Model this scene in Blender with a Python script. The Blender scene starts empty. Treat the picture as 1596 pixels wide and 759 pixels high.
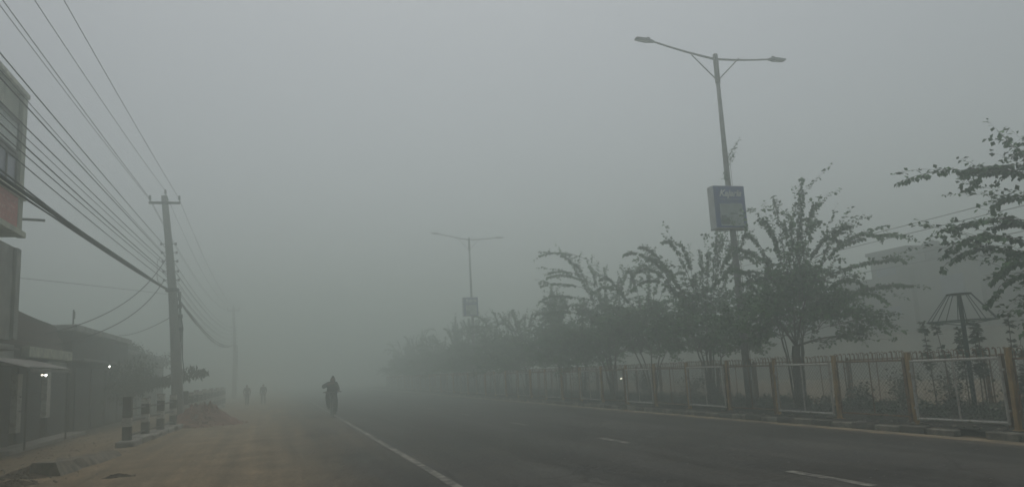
import bpy, math, random
import numpy as np
from mathutils import Vector, Matrix
S = bpy.context.scene
COL = S.collection
PI = math.pi
# ---------------------------------------------------------------- camera
PITCH, YAW, ROLL, EYE = math.radians(9.198), math.radians(17.318), 0.054, 1.5
cd = bpy.data.cameras.new('camera'); cam = bpy.data.objects.new('camera', cd); COL.objects.link(cam)
cd.sensor_width = 36; cd.lens = 36 * 1200 / 1596; cd.clip_start = .1; cd.clip_end = 2000
R_ = Matrix.Rotation(-YAW, 3, 'Z') @ Matrix.Rotation(PI / 2 + PITCH, 3, 'X') @ Matrix.Rotation(-ROLL, 3, 'Z')
cam.matrix_world = Matrix.Translation((0, 0, EYE)) @ R_.to_4x4()
S.camera = cam
# ---------------------------------------------------------------- world, sun, exposure
SUN_EL, SUN_AZ = math.radians(72), math.radians(12)      # azimuth from +Y towards +X
w = bpy.data.worlds.new('World'); S.world = w; w.use_nodes = True
nt = w.node_tree; nt.nodes.clear()
sky = nt.nodes.new('ShaderNodeTexSky'); sky.sky_type = 'NISHITA'; sky.sun_disc = False
sky.sun_elevation = SUN_EL; sky.sun_rotation = SUN_AZ; sky.dust_density = 4; sky.air_density = 1
hs = nt.nodes.new('ShaderNodeHueSaturation'); hs.inputs['Saturation'].default_value = .30
bg = nt.nodes.new('ShaderNodeBackground'); bg.inputs['Strength'].default_value = .10
wo = nt.nodes.new('ShaderNodeOutputWorld')
nt.links.new(sky.outputs[0], hs.inputs['Color']); nt.links.new(hs.outputs[0], bg.inputs[0]); nt.links.new(bg.outputs[0], wo.inputs[0])
sd = bpy.data.lights.new('sun', 'SUN'); sd.energy = .5; sd.angle = math.radians(40); sd.color = (1, .97, .92)
so = bpy.data.objects.new('sun', sd); COL.objects.link(so)
so.rotation_euler = Vector((math.sin(SUN_AZ) * math.cos(SUN_EL), math.cos(SUN_AZ) * math.cos(SUN_EL), math.sin(SUN_EL))).to_track_quat('Z', 'Y').to_euler()
S.view_settings.view_transform = 'Standard'; S.view_settings.look = 'None'
S.view_settings.exposure = -0.20; S.view_settings.gamma = 1; S.view_settings.use_curve_mapping = False
cy = S.cycles
cy.max_bounces = 10; cy.volume_bounces = 5; cy.diffuse_bounces = 3; cy.glossy_bounces = 2; cy.transmission_bounces = 2; cy.transparent_max_bounces = 8
cy.use_denoising = True; cy.caustics_reflective = False; cy.caustics_refractive = False
# ---------------------------------------------------------------- materials
def mat(name, col, rough=.85, var=.25, scale=3.0, col2=None, metal=0, bump=0, spec=.3, emit=None, estr=0, detail=6, ramp=(.35, .65), stretch=(1, 1, 1)):
    m = bpy.data.materials.new(name); m.use_nodes = True
    t = m.node_tree; n = t.nodes; b = n['Principled BSDF']
    b.inputs['Roughness'].default_value = rough; b.inputs['Metallic'].default_value = metal
    b.inputs['Specular IOR Level'].default_value = spec
    tc = n.new('ShaderNodeTexCoord'); mp = n.new('ShaderNodeMapping'); mp.inputs['Scale'].default_value = stretch
    t.links.new(tc.outputs['Object'], mp.inputs[0])
    no = n.new('ShaderNodeTexNoise'); no.inputs['Scale'].default_value = scale; no.inputs['Detail'].default_value = detail
    t.links.new(mp.outputs[0], no.inputs['Vector'])
    cr = n.new('ShaderNodeValToRGB')
    c2 = col2 or tuple(c * (1 - var * 1.4) for c in col)
    cr.color_ramp.elements[0].position = ramp[0]; cr.color_ramp.elements[1].position = ramp[1]
    cr.color_ramp.elements[0].color = (*c2, 1)
    cr.color_ramp.elements[1].color = (*(tuple(c * (1 + var * .4) for c in col) if not col2 else col), 1)
    t.links.new(no.outputs[0], cr.inputs[0]); t.links.new(cr.outputs[0], b.inputs['Base Color'])
    if bump:
        bp = n.new('ShaderNodeBump'); bp.inputs['Strength'].default_value = bump; bp.inputs['Distance'].default_value = .02
        t.links.new(no.outputs[0], bp.inputs['Height']); t.links.new(bp.outputs[0], b.inputs['Normal'])
    if emit:
        b.inputs['Emission Color'].default_value = (*emit, 1); b.inputs['Emission Strength'].default_value = estr
    return m
M = {}
M['leaf'] = mat('leaf', (.082, .195, .050), .6, scale=2.2, col2=(.026, .075, .020), ramp=(.38, .62))
M['leaf_olive'] = mat('leaf_olive', (.085, .10, .035), .6, scale=1.6, col2=(.04, .06, .022))
M['leaf_dark'] = mat('leaf_dark', (.036, .065, .028), .55, scale=2, col2=(.02, .04, .018))
M['bark'] = mat('bark', (.10, .08, .06), .95, scale=14, bump=.4, stretch=(1, 1, .2))
M['twig'] = mat('twig', (.085, .07, .05), .9, scale=10)
M['concrete'] = mat('concrete', (.30, .28, .25), .9, scale=4, bump=.2, col2=(.20, .19, .17))
M['pole_concrete'] = mat('pole_concrete', (.30, .30, .28), .9, scale=5, bump=.2, col2=(.20, .20, .185), stretch=(1, 1, .3))
M['steel'] = mat('galvanised_steel', (.22, .22, .21), .55, scale=6, metal=.3, col2=(.14, .13, .12))
M['dark_steel'] = mat('dark_steel', (.06, .06, .06), .6, scale=8)
M['fence_post'] = mat('rusty_yellow_paint', (.46, .29, .10), .75, scale=9, col2=(.20, .115, .05), bump=.2, ramp=(.3, .62), stretch=(1, 1, .35))
M['fence_rail'] = mat('rusted_rail', (.24, .13, .06), .8, scale=9, col2=(.10, .058, .035))
M['fence_gray'] = mat('grey_painted_frame', (.46, .44, .40), .6, scale=9, col2=(.26, .22, .18), ramp=(.3, .5))
M['wire_mesh'] = mat('weathered_wire', (.25, .25, .24), .6, scale=5)
M['cable'] = mat('cable_rubber', (.018, .018, .018), .7)
M['cable_thin'] = mat('cable_aluminium', (.05, .05, .05), .7)
M['white_paint'] = mat('dirty_white_paint', (.52, .51, .47), .8, scale=9, col2=(.30, .28, .24), ramp=(.3, .55))
M['black_paint'] = mat('worn_black_paint', (.035, .033, .03), .8, scale=9, col2=(.07, .065, .055))
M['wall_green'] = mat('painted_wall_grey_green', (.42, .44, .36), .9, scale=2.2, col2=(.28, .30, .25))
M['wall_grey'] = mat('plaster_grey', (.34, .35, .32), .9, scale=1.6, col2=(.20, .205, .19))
M['wall_dark'] = mat('dark_wall', (.040, .034, .030), .9, scale=2.2, col2=(.022, .019, .017))  # dark walls; base colour lowered further to carry the shade on the left buildings
M['sign_red'] = mat('faded_red_board', (.55, .19, .16), .7, scale=5, col2=(.44, .16, .14))
M['sign_pale'] = mat('pale_board_edge', (.52, .54, .42), .8, scale=4, col2=(.30, .31, .26))
M['glass'] = mat('dusty_glass', (.14, .16, .23), .25, scale=2, spec=.5)
M['sheet'] = mat('pale_window_sheet', (.55, .60, .58), .7, scale=2.5, stretch=(1, 1, 6), col2=(.42, .46, .45))
M['frame_dark'] = mat('dark_window_frame', (.07, .065, .07), .6)
M['shutter'] = mat('roller_shutter', (.055, .06, .07), .6, scale=30, stretch=(.05, .05, 1), col2=(.03, .03, .035), bump=.4)
M['tin'] = mat('tin_sheet', (.26, .26, .25), .6, scale=4, col2=(.14, .12, .10), stretch=(1, 4, 1))
M['blue_panel'] = mat('navy_panel', (.028, .055, .28), .45, scale=3, col2=(.022, .045, .20))
M['box_side'] = mat('light_box_side', (.55, .56, .56), .6, scale=4, col2=(.42, .42, .41))
M['lettering'] = mat('white_lettering', (.75, .75, .75), .6)
M['poster'] = mat('faded_poster', (.42, .46, .46), .5, scale=3.2, col2=(.13, .17, .16), detail=2, ramp=(.44, .53))
M['poster_pale'] = mat('faded_poster_pale', (.40, .44, .44), .5, scale=4, col2=(.27, .31, .31))
M['poster_dark'] = mat('faded_poster_dark', (.13, .16, .17), .5, scale=4, col2=(.09, .11, .12))
M['rubble_red'] = mat('brick_rubble', (.24, .10, .068), .95, scale=7, col2=(.13, .06, .045), bump=.6)
M['earth'] = mat('dark_earth', (.12, .088, .062), 1, scale=6, col2=(.045, .034, .026), bump=.6)
M['stone'] = mat('pale_stone', (.22, .20, .17), .95, scale=7, col2=(.12, .10, .085))
M['litter'] = mat('litter', (.45, .44, .42), .7)
M['lamp_head'] = mat('lamp_head', (.10, .10, .10), .5)
M['lens'] = mat('lamp_lens', (.30, .30, .30), .3)
M['bulb'] = mat('lit_bulb', (.9, .9, .85), .4, emit=(1, .98, .9), estr=16)
M['bulb_dim'] = mat('dim_lit_bulb', (.9, .85, .7), .4, emit=(1, .9, .7), estr=8)
M['green_pole'] = mat('dark_green_paint', (.025, .055, .045), .6, scale=6)
M['jacket'] = mat('dark_jacket', (.030, .032, .034), .9, scale=8)
M['jacket_brown'] = mat('brown_shawl', (.12, .10, .085), .9, scale=8)
M['trousers'] = mat('dark_trousers', (.045, .045, .05), .9, scale=8)
M['trousers_grey'] = mat('grey_trousers', (.10, .10, .10), .9, scale=8)
M['skin'] = mat('skin', (.22, .12, .08), .6)
M['hair'] = mat('hair', (.015, .013, .012), .8)
M['rubber'] = mat('rubber', (.02, .02, .02), .8)
M['far_wall'] = mat('far_wall', (.17, .17, .165), .9, scale=.5, col2=(.12, .12, .115))
M['far_wall_pale'] = mat('far_wall_pale', (.34, .34, .30), .9, scale=.5)
M['median_soil'] = mat('median_soil', (.040, .032, .024), 1, scale=1.6, col2=(.016, .016, .011), bump=.8, detail=10)

def brick_mat():
    m = bpy.data.materials.new('dark_brick'); m.use_nodes = True; t = m.node_tree; b = t.nodes['Principled BSDF']
    b.inputs['Roughness'].default_value = .95
    tc = t.nodes.new('ShaderNodeTexCoord'); mp = t.nodes.new('ShaderNodeMapping'); mp.inputs['Rotation'].default_value = (PI / 2, 0, PI / 2)
    br = t.nodes.new('ShaderNodeTexBrick'); br.inputs['Scale'].default_value = 4
    br.inputs['Color1'].default_value = (.085, .05, .04, 1); br.inputs['Color2'].default_value = (.055, .038, .032, 1); br.inputs['Mortar'].default_value = (.10, .09, .08, 1)
    t.links.new(tc.outputs['Object'], mp.inputs[0]); t.links.new(mp.outputs[0], br.inputs[0]); t.links.new(br.outputs[0], b.inputs['Base Color'])
    return m
M['brick'] = brick_mat()

def ground_mat(name, asphalt=True):
    """sand; asphalt sheet wears a coat of blown sand that thins out towards the traffic lanes"""
    m = bpy.data.materials.new(name); m.use_nodes = True; t = m.node_tree; n = t.nodes; L = t.links.new; b = n['Principled BSDF']
    b.inputs['Roughness'].default_value = .93; b.inputs['Specular IOR Level'].default_value = .2
    tc = n.new('ShaderNodeTexCoord')
    def noise(s, d=8, st=(1, 1, 1), dist=0):
        mp = n.new('ShaderNodeMapping'); mp.inputs['Scale'].default_value = st; L(tc.outputs['Object'], mp.inputs[0])
        x = n.new('ShaderNodeTexNoise'); x.inputs['Scale'].default_value = s; x.inputs['Detail'].default_value = d; x.inputs['Distortion'].default_value = dist
        L(mp.outputs[0], x.inputs['Vector']); return x.outputs[0]
    def ramp(f, a, c1, c, c2):
        r = n.new('ShaderNodeValToRGB'); r.color_ramp.elements[0].position = a; r.color_ramp.elements[1].position = c
        r.color_ramp.elements[0].color = (*c1, 1); r.color_ramp.elements[1].color = (*c2, 1); L(f, r.inputs[0]); return r.outputs[0]
    def mth(op, a, b_=None, clamp=False):
        x = n.new('ShaderNodeMath'); x.operation = op; x.use_clamp = clamp
        for i, v in enumerate((a, b_)):
            if v is None: continue
            if isinstance(v, (int, float)): x.inputs[i].default_value = v
            else: L(v, x.inputs[i])
        return x.outputs[0]
    def mix(f, a, b_):
        x = n.new('ShaderNodeMixRGB'); L(f, x.inputs[0]); L(a, x.inputs[1]); L(b_, x.inputs[2]); return x.outputs[0]
    sx = n.new('ShaderNodeSeparateXYZ'); L(tc.outputs['Object'], sx.inputs[0]); X = sx.outputs[0]
    sand = ramp(noise(1.1, 10), .35, (.175, .125, .075), .68, (.285, .21, .128))
    for (sc_, st_, lo, hi, fac) in ((14, (1, 1, 1), .55, 1.25, .8), (1.3, (2.4, .05, 1), .70, 1.2, .7), (55, (1, 1, 1), .5, 1.2, .6)):
        k_ = ramp(noise(sc_, 7, st_, .2), .36, (lo,) * 3, .62, (hi,) * 3)
        mm = n.new('ShaderNodeMixRGB'); mm.blend_type = 'MULTIPLY'; mm.inputs[0].default_value = fac; L(sand, mm.inputs[1]); L(k_, mm.inputs[2]); sand = mm.outputs[0]
    dark = ramp(noise(3, 8), .3, (.05, .038, .03), .7, (.10, .078, .058))
    if asphalt:
        asp = ramp(noise(30, 4), .3, (.034, .034, .034), .7, (.056, .055, .053))
        big = ramp(noise(.6, 6, (1, .25, 1)), .40, (.034, .034, .034), .62, (.062, .060, .056))
        asp = mix(ramp(noise(2.5, 4), .4, (.3,) * 3, .6, (.7,) * 3), asp, big)
        crk = n.new('ShaderNodeTexVoronoi'); crk.feature = 'DISTANCE_TO_EDGE'; crk.inputs['Scale'].default_value = .55
        dm = n.new('ShaderNodeMixRGB'); dm.inputs[0].default_value = .12; nv = n.new('ShaderNodeTexNoise'); nv.inputs['Scale'].default_value = 3; L(tc.outputs['Object'], dm.inputs[1]); L(tc.outputs['Object'], nv.inputs['Vector']); L(nv.outputs['Color'], dm.inputs[2]); L(dm.outputs[0], crk.inputs['Vector'])
        ck = ramp(crk.outputs['Distance'], .0, (.35,) * 3, .02, (1,) * 3)
        mu = n.new('ShaderNodeMixRGB'); mu.blend_type = 'MULTIPLY'; mu.inputs[0].default_value = .8; L(asp, mu.inputs[1]); L(ck, mu.inputs[2]); asp = mu.outputs[0]
        track = ramp(noise(1.0, 5, (2.2, .03, 1), .2), .42, (.62,) * 3, .60, (1.25,) * 3)
        mu = n.new('ShaderNodeMixRGB'); mu.blend_type = 'MULTIPLY'; mu.inputs[0].default_value = .7; L(asp, mu.inputs[1]); L(track, mu.inputs[2]); asp = mu.outputs[0]
        stain = ramp(noise(.35, 9, (1, .5, 1), .6), .52, (1,) * 3, .60, (.68,) * 3)
        mu = n.new('ShaderNodeMixRGB'); mu.blend_type = 'MULTIPLY'; mu.inputs[0].default_value = .8; L(asp, mu.inputs[1]); L(stain, mu.inputs[2]); asp = mu.outputs[0]
        e = mth('MULTIPLY', mth('SUBTRACT', 2.6, X), .30)                      # 0 at X=2.6, 1 at X=-0.7
        e = mth('ADD', e, mth('MULTIPLY', mth('SUBTRACT', noise(.7, 8, (1, .16, 1), .4), .5), 1.5), True)
        e = mth('MULTIPLY', e, mth('ADD', .35, mth('MULTIPLY', noise(1.6, 12, (1.6, .10, 1), .5), 1.1)), True)
        e = mth('MAXIMUM', e, mth('MULTIPLY', noise(.9, 8), .16))
        kerbdust = mth('MULTIPLY', mth('SUBTRACT', X, 9.7), .55)
        kerbdust = mth('MULTIPLY', kerbdust, noise(1.5, 8, (1, .3, 1)), True)
        e = mth('MAXIMUM', e, kerbdust)
        out = mix(e, asp, sand)
    else:
        f = mth('MULTIPLY', mth('SUBTRACT', -5.9, X), 1.6)
        f = mth('ADD', f, mth('MULTIPLY', mth('SUBTRACT', noise(.5, 8), .5), 2.2), True)
        out = mix(f, sand, dark)
    L(out, b.inputs['Base Color'])
    bp = n.new('ShaderNodeBump'); bp.inputs['Strength'].default_value = .8; bp.inputs['Distance'].default_value = .04
    L(noise(9, 9), bp.inputs['Height']); L(bp.outputs[0], b.inputs['Normal'])
    return m
M['road'] = ground_mat('dusty_asphalt'); M['ground'] = ground_mat('sandy_ground', False)
M['line'] = mat('worn_line_paint', (.25, .235, .20), .85, scale=5, col2=(.065, .06, .052), detail=12, ramp=(.40, .62))
M['line_yellow'] = mat('buff_kerb_line', (.30, .23, .14), .9, scale=5, col2=(.15, .12, .085), detail=8, ramp=(.38, .6), stretch=(1, .4, 1))

# ---------------------------------------------------------------- mesh helpers
class MB:
    def __init__(s): s.v = []; s.f = []; s.mi = []
    def add(s, v, f, mi=0):
        o = len(s.v); s.v.extend(tuple(p) for p in v); s.f.extend(tuple(i + o for i in q) for q in f); s.mi.extend([mi] * len(f)); return s
    def box(s, x0, y0, z0, x1, y1, z1, mi=0, bev=0):
        b = bev or 0
        if not b:
            v = [(x0, y0, z0), (x1, y0, z0), (x1, y1, z0), (x0, y1, z0), (x0, y0, z1), (x1, y0, z1), (x1, y1, z1), (x0, y1, z1)]
            return s.add(v, [(0, 3, 2, 1), (4, 5, 6, 7), (0, 1, 5, 4), (1, 2, 6, 5), (2, 3, 7, 6), (3, 0, 4, 7)], mi)
        def ring(z, i):
            return [(x0 + i + b, y0 + i, z), (x1 - i - b, y0 + i, z), (x1 - i, y0 + i + b, z), (x1 - i, y1 - i - b, z), (x1 - i - b, y1 - i, z), (x0 + i + b, y1 - i, z), (x0 + i, y1 - i - b, z), (x0 + i, y0 + i + b, z)]
        v = ring(z0, 0) + ring(z1 - b, 0) + ring(z1, b * .9)
        f = [tuple(range(7, -1, -1)), tuple(range(16, 24))]
        for k in (0, 8):
            for i in range(8): f.append((k + i, k + (i + 1) % 8, k + 8 + (i + 1) % 8, k + 8 + i))
        return s.add(v, f, mi)
    def tube(s, pts, r, n=6, mi=0, caps=True):
        pts = [Vector(p) for p in pts]; rr = r if hasattr(r, '__len__') else [r] * len(pts)
        V = []; F = []; ref = None
        for i, p in enumerate(pts):
            d = (pts[min(i + 1, len(pts) - 1)] - pts[max(i - 1, 0)]);
            if d.length < 1e-9: d = Vector((0, 0, 1))
            d.normalize()
            if ref is None: ref = Vector((0, 0, 1)) if abs(d.z) < .9 else Vector((1, 0, 0))
            a = d.cross(ref)
            if a.length < 1e-4: a = d.cross(Vector((1, 0, 0)) if abs(d.x) < .9 else Vector((0, 1, 0)))
            a.normalize(); b = d.cross(a); ref = ref
            for k in range(n):
                t = 2 * PI * k / n; V.append(p + (a * math.cos(t) + b * math.sin(t)) * rr[i])
        for i in range(len(pts) - 1):
            for k in range(n): F.append((i * n + k, i * n + (k + 1) % n, (i + 1) * n + (k + 1) % n, (i + 1) * n + k))
        if caps: F.append(tuple(range(n - 1, -1, -1))); F.append(tuple(range((len(pts) - 1) * n, len(pts) * n)))
        return s.add(V, F, mi)
    def obox(s, c, ax, ay, az, mi=0):
        c = Vector(c); ax = Vector(ax); ay = Vector(ay); az = Vector(az)
        v = [c + ax * i + ay * j + az * k for k in (-1, 1) for i, j in ((-1, -1), (1, -1), (1, 1), (-1, 1))]
        return s.add(v, [(0, 3, 2, 1), (4, 5, 6, 7), (0, 1, 5, 4), (1, 2, 6, 5), (2, 3, 7, 6), (3, 0, 4, 7)], mi)
    def lathe(s, prof, c=(0, 0, 0), n=16, mi=0):
        V = []; F = []
        for r, z in prof:
            for k in range(n): V.append((c[0] + r * math.cos(2 * PI * k / n), c[1] + r * math.sin(2 * PI * k / n), c[2] + z))
        for i in range(len(prof) - 1):
            for k in range(n): F.append((i * n + k, i * n + (k + 1) % n, (i + 1) * n + (k + 1) % n, (i + 1) * n + k))
        F.append(tuple(range(n - 1, -1, -1))); F.append(tuple(range((len(prof) - 1) * n, len(prof) * n)))
        return s.add(V, F, mi)
    def mesh(s, name, mats, smooth=False):
        me = bpy.data.meshes.new(name); me.from_pydata([tuple(p) for p in s.v], [], s.f)
        if not isinstance(mats, (list, tuple)): mats = [mats]
        for m in mats: me.materials.append(m)
        if len(mats) > 1: me.polygons.foreach_set('material_index', s.mi)
        if smooth: me.polygons.foreach_set('use_smooth', [True] * len(me.polygons))
        me.update(); return me
    def build(s, name, mats, parent=None, smooth=False, loc=None):
        return link(name, s.mesh(name, mats, smooth), parent, loc)
def link(name, me, parent=None, loc=None):
    o = bpy.data.objects.new(name, me); COL.objects.link(o)
    if parent is not None: o.parent = parent
    if loc is not None: o.location = loc
    return o
def tag(o, label=None, cat=None, group=None, kind=None):
    if label: o['label'] = label
    if cat: o['category'] = cat
    if group: o['group'] = group
    if kind: o['kind'] = kind
    return o
def empty(name, loc=(0, 0, 0), rz=0, **k):
    o = bpy.data.objects.new(name, None); COL.objects.link(o); o.location = loc; o.rotation_euler = (0, 0, rz); o.empty_display_size = .2
    return tag(o, **k)
def copy_tree(o, parent=None):
    c = o.copy(); COL.objects.link(c); c.parent = parent
    for ch in [x for x in COL.objects if x.parent == o]: copy_tree(ch, c)
    return c
rng = random.Random(7)
def rock(r, seed, sq=.7):
    """one jagged stone as (verts, faces)"""
    q = random.Random(seed); P = []
    n = 6
    for i, (rr, z) in enumerate(((.55, -.5), (1, -.1), (.85, .45), (.35, .8))):
        for k in range(n):
            a = 2 * PI * (k + .4 * i) / n; j = q.uniform(.7, 1.25)
            P.append((rr * r * math.cos(a) * j, rr * r * math.sin(a) * q.uniform(.7, 1.1), z * r * sq * q.uniform(.8, 1.2)))
    F = [tuple(range(n - 1, -1, -1)), tuple(range(3 * n, 4 * n))]
    for i in range(3):
        for k in range(n): F.append((i * n + k, i * n + (k + 1) % n, (i + 1) * n + (k + 1) % n, (i + 1) * n + k))
    return P, F
def scatter_rocks(mb, pts, mi=0):
    for i, (x, y, z, r) in enumerate(pts):
        P, F = rock(r, i * 7 + int(x * 100)); a = rng.uniform(0, 6.28); c, s = math.cos(a), math.sin(a)
        mb.add([(x + p[0] * c - p[1] * s, y + p[0] * s + p[1] * c, z + p[2]) for p in P], F, mi)

# ---------------------------------------------------------------- the setting
def sheet(name, x0, y0, x1, y1, z, m, parent=None, nx=1, ny=1):
    mb = MB()
    V = [(x0 + (x1 - x0) * i / nx, y0 + (y1 - y0) * j / ny, z) for j in range(ny + 1) for i in range(nx + 1)]
    F = [(j * (nx + 1) + i, j * (nx + 1) + i + 1, (j + 1) * (nx + 1) + i + 1, (j + 1) * (nx + 1) + i) for j in range(ny) for i in range(nx)]
    o = mb.add(V, F).build(name, m, parent)
    if parent is None: o['kind'] = 'structure'
    return o
sheet('ground', -230, -230, 230, 230, 0, M['ground'])
road = sheet('road', -3.3, -60, 10.72, 225, .004, M['road'])
far_road = sheet('far_road', 14.25, -60, 26, 225, .004, M['road'])
# edge line: hand-worn, slightly uneven band
mb = MB(); n = 260
for i in range(n + 1):
    y = -5 + i * .5; q = random.Random(i); e = q.uniform(-.008, .008)
    mb.v += [(2.22 + e, y, .008), (2.35 + e, y, .008)]
mb.f = [(2 * i, 2 * i + 1, 2 * i + 3, 2 * i + 2) for i in range(n)]; mb.mi = [0] * n
mb.build('edge_line', M['line'], road)
for k in range(14):
    y0 = 7.35 + 6.27 * k
    MB().add([(6.27, y0, .008), (6.41, y0 + .01, .008), (6.40, y0 + 1.5, .008), (6.26, y0 + 1.48, .008)], [(0, 1, 2, 3)]).build('lane_dash', M['line'], road)
mb = MB(); n = 300
for i in range(n + 1):
    y = 3 + i * .4; e = random.Random(i + 900).uniform(-.05, .03)
    mb.v += [(10.36 + e, y, .009), (10.66, y, .009)]
mb.f = [(2 * i, 2 * i + 1, 2 * i + 3, 2 * i + 2) for i in range(n)]; mb.mi = [0] * n
mb.build('kerb_line', M['line_yellow'], road)
# median: kerb stones in worn black and white, soil between them
def kerb(name, x0, x1, y0, y1, step=.6):
    mb = MB(); y = y0; i = 0
    while y < y1:
        q = random.Random(i * 3 + 1); dz = q.uniform(-.02, .012); dx = q.uniform(-.018, .018)
        if q.random() > .04: mb.box(x0 + dx, y + .006, -.02, x1 + dx, y + step - .006, .125 + dz, mi=(i // 1) % 2, bev=.018)
        y += step; i += 1
    o = mb.build(name, [M['white_paint'], M['black_paint']]); o['kind'] = 'structure'; return o
M['kerb_white'] = mat('kerb_white_worn', (.23, .21, .17), .9, scale=6, col2=(.10, .09, .075), ramp=(.35, .6))
M['kerb_black'] = mat('kerb_black_worn', (.05, .046, .042), .9, scale=6, col2=(.12, .105, .085), ramp=(.4, .7))
_w, _b = M['white_paint'], M['black_paint']; M['white_paint'], M['black_paint'] = M['kerb_white'], M['kerb_black']
kerb('median_kerb', 10.70, 10.86, 2, 100)
kerb('far_median_kerb', 14.08, 14.22, 2, 100)
M['white_paint'], M['black_paint'] = _w, _b
nr = np.random.RandomState(3)
nx, ny = 14, 420; mb = MB()
for j in range(ny + 1):
    for i in range(nx + 1):
        x = 10.87 + (14.07 - 10.87) * i / nx; ed = min(i, nx - i) / 3.
        mb.v.append((x, 2 + 98 * j / ny, .11 + min(ed, 1) * .05 + nr.uniform(-.025, .03)))
mb.f = [(j * (nx + 1) + i, j * (nx + 1) + i + 1, (j + 1) * (nx + 1) + i + 1, (j + 1) * (nx + 1) + i) for j in range(ny) for i in range(nx)]; mb.mi = [0] * len(mb.f)
o = mb.build('median_soil', M['median_soil']); o['kind'] = 'structure'
# rubble strip under the fence
mb = MB(); pts = []
for i in range(900):
    y = 5 + 60 * rng.random() ** 1.6; pts.append((rng.choice((rng.gauss(11.05, .12), rng.uniform(10.9, 13.9))), y, .14, rng.uniform(.012, .05)))
scatter_rocks(mb, pts)
tag(mb.build('median_gravel', M['stone']), 'small stones and rubble strewn along the foot of the median fence', 'gravel', kind='stuff')
# weeds
def leafcloud(mb, base, n, r, h, size, q, stems=True):
    for i in range(n):
        a = q.uniform(0, 6.28); rr = r * math.sqrt(q.random()); z = h * q.random() ** .8
        rr *= (1 - .5 * z / h)
        leaf(mb, Vector((base[0] + rr * math.cos(a), base[1] + rr * math.sin(a), base[2] + z)), Vector((q.gauss(0, 1), q.gauss(0, 1), q.gauss(.2, .7))), size * q.uniform(.6, 1.3), q)
def leaf(mb, p, d, L, q, wid=.42):
    d = d.normalized(); s = d.cross(Vector((q.gauss(0, .5), q.gauss(0, .5), 1)))
    if s.length < .01: s = Vector((1, 0, 0))
    s.normalize(); up = s.cross(d) * (L * .12)
    m = p + d * (L * .5); e = p + d * L
    o = len(mb.v); mb.v += [tuple(p), tuple(m + s * L * wid + up), tuple(e), tuple(m - s * L * wid + up)]
    mb.f += [(o, o + 1, o + 2), (o, o + 2, o + 3)]; mb.mi += [0, 0]
mb = MB(); q = random.Random(5)
for i in range(1500):
    x = q.choice((q.gauss(13.6, .2), q.gauss(13.2, .4), q.uniform(11.35, 13.9))); y = 6 + 55 * q.random() ** 1.5
    leafcloud(mb, (x, y, .13), q.randint(10, 34), q.uniform(.08, .25), q.uniform(.08, .26), .06, q)
tag(mb.build('weeds', M['leaf_dark']), 'low dark weeds growing over the soil of the median', 'weeds', kind='stuff')

# ---------------------------------------------------------------- fences
def fence_meshes():
    D = {}
    p = 2.03
    # rusty post (square hollow tube with a cap and a base plate)
    mb = MB(); mb.box(-.041, -.041, 0, .041, .041, 1.27, bev=.008); mb.box(-.046, -.046, 1.27, .046, .046, 1.29, bev=.004); mb.box(-.08, -.08, 0, .08, .08, .012, bev=.003)
    D['post'] = mb.mesh('post', M['fence_post'])
    mb = MB(); mb.box(-.032, -.032, 0, .032, .032, 1.2, bev=.006); D['post_thin'] = mb.mesh('post_thin', M['fence_rail'])
    def frame(r, ends):
        mb = MB(); y0, y1, z0, z1 = .10, p - .10, .11, 1.13
        mb.tube([(0, y0, z0), (0, y1, z0)], r, 8); mb.tube([(0, y0, z1), (0, y1, z1)], r, 8)
        mb.tube([(0, y0, z0 - r), (0, y0, z1 + r)], r, 8); mb.tube([(0, y1, z0 - r), (0, y1, z1 + r)], r, 8)
        mb.tube([(0, p / 2, z0), (0, p / 2, z1)], r * .7, 6)
        for z in (.3, .95):
            mb.box(-.01, -.0 + .04, z - .02, .01, y0, z + .02); mb.box(-.01, y1, z - .02, .01, p - .04, z + .02)
        return mb
    D['frame_gray'] = frame(.024, 1).mesh('panel_frame', M['fence_gray']); D['frame_rust'] = frame(.017, 1).mesh('panel_frame', M['fence_rail'])
    # chain link: two families of zig-zag wires, drawn as crossing diagonals with a small weave
    mb = MB(); y0, y1, z0, z1 = .12, p - .12, .13, 1.11; s = .075; W = y1 - y0; H = z1 - z0
    for sg in (1, -1):
        k = -H
        while k < W:
            a = max(0, k); b = min(W, k + H)
            if b > a + .01:
                za, zb = a - k, b - k
                if sg < 0: za, zb = H - za, H - zb
                mb.tube([(.004 * sg, y0 + a, z0 + za), (.004 * sg, y0 + b, z0 + zb)], .0034, 3, caps=False)
            k += s * 1.414 * .85
    D['mesh'] = mb.mesh('chain_link', M['wire_mesh'])
    # hooked bars along the top
    mb = MB(); k = 0; y = .14
    while y < p - .12:
        q = random.Random(k); lean = q.uniform(-.02, .02); h = q.uniform(.10, .14)
        pts = [(0, y, 1.13), (lean * .3, y, 1.13 + h)]
        for t in (35, 70, 110, 150): pts.append((lean * .3 - .0, y + .035 * (1 - math.cos(math.radians(t))), 1.13 + h + .035 * math.sin(math.radians(t))))
        mb.tube(pts, .0085, 5); y += .125; k += 1
    D['hooks'] = mb.mesh('hooked_bars', M['fence_rail'])
    return D
FM = fence_meshes()
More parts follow.
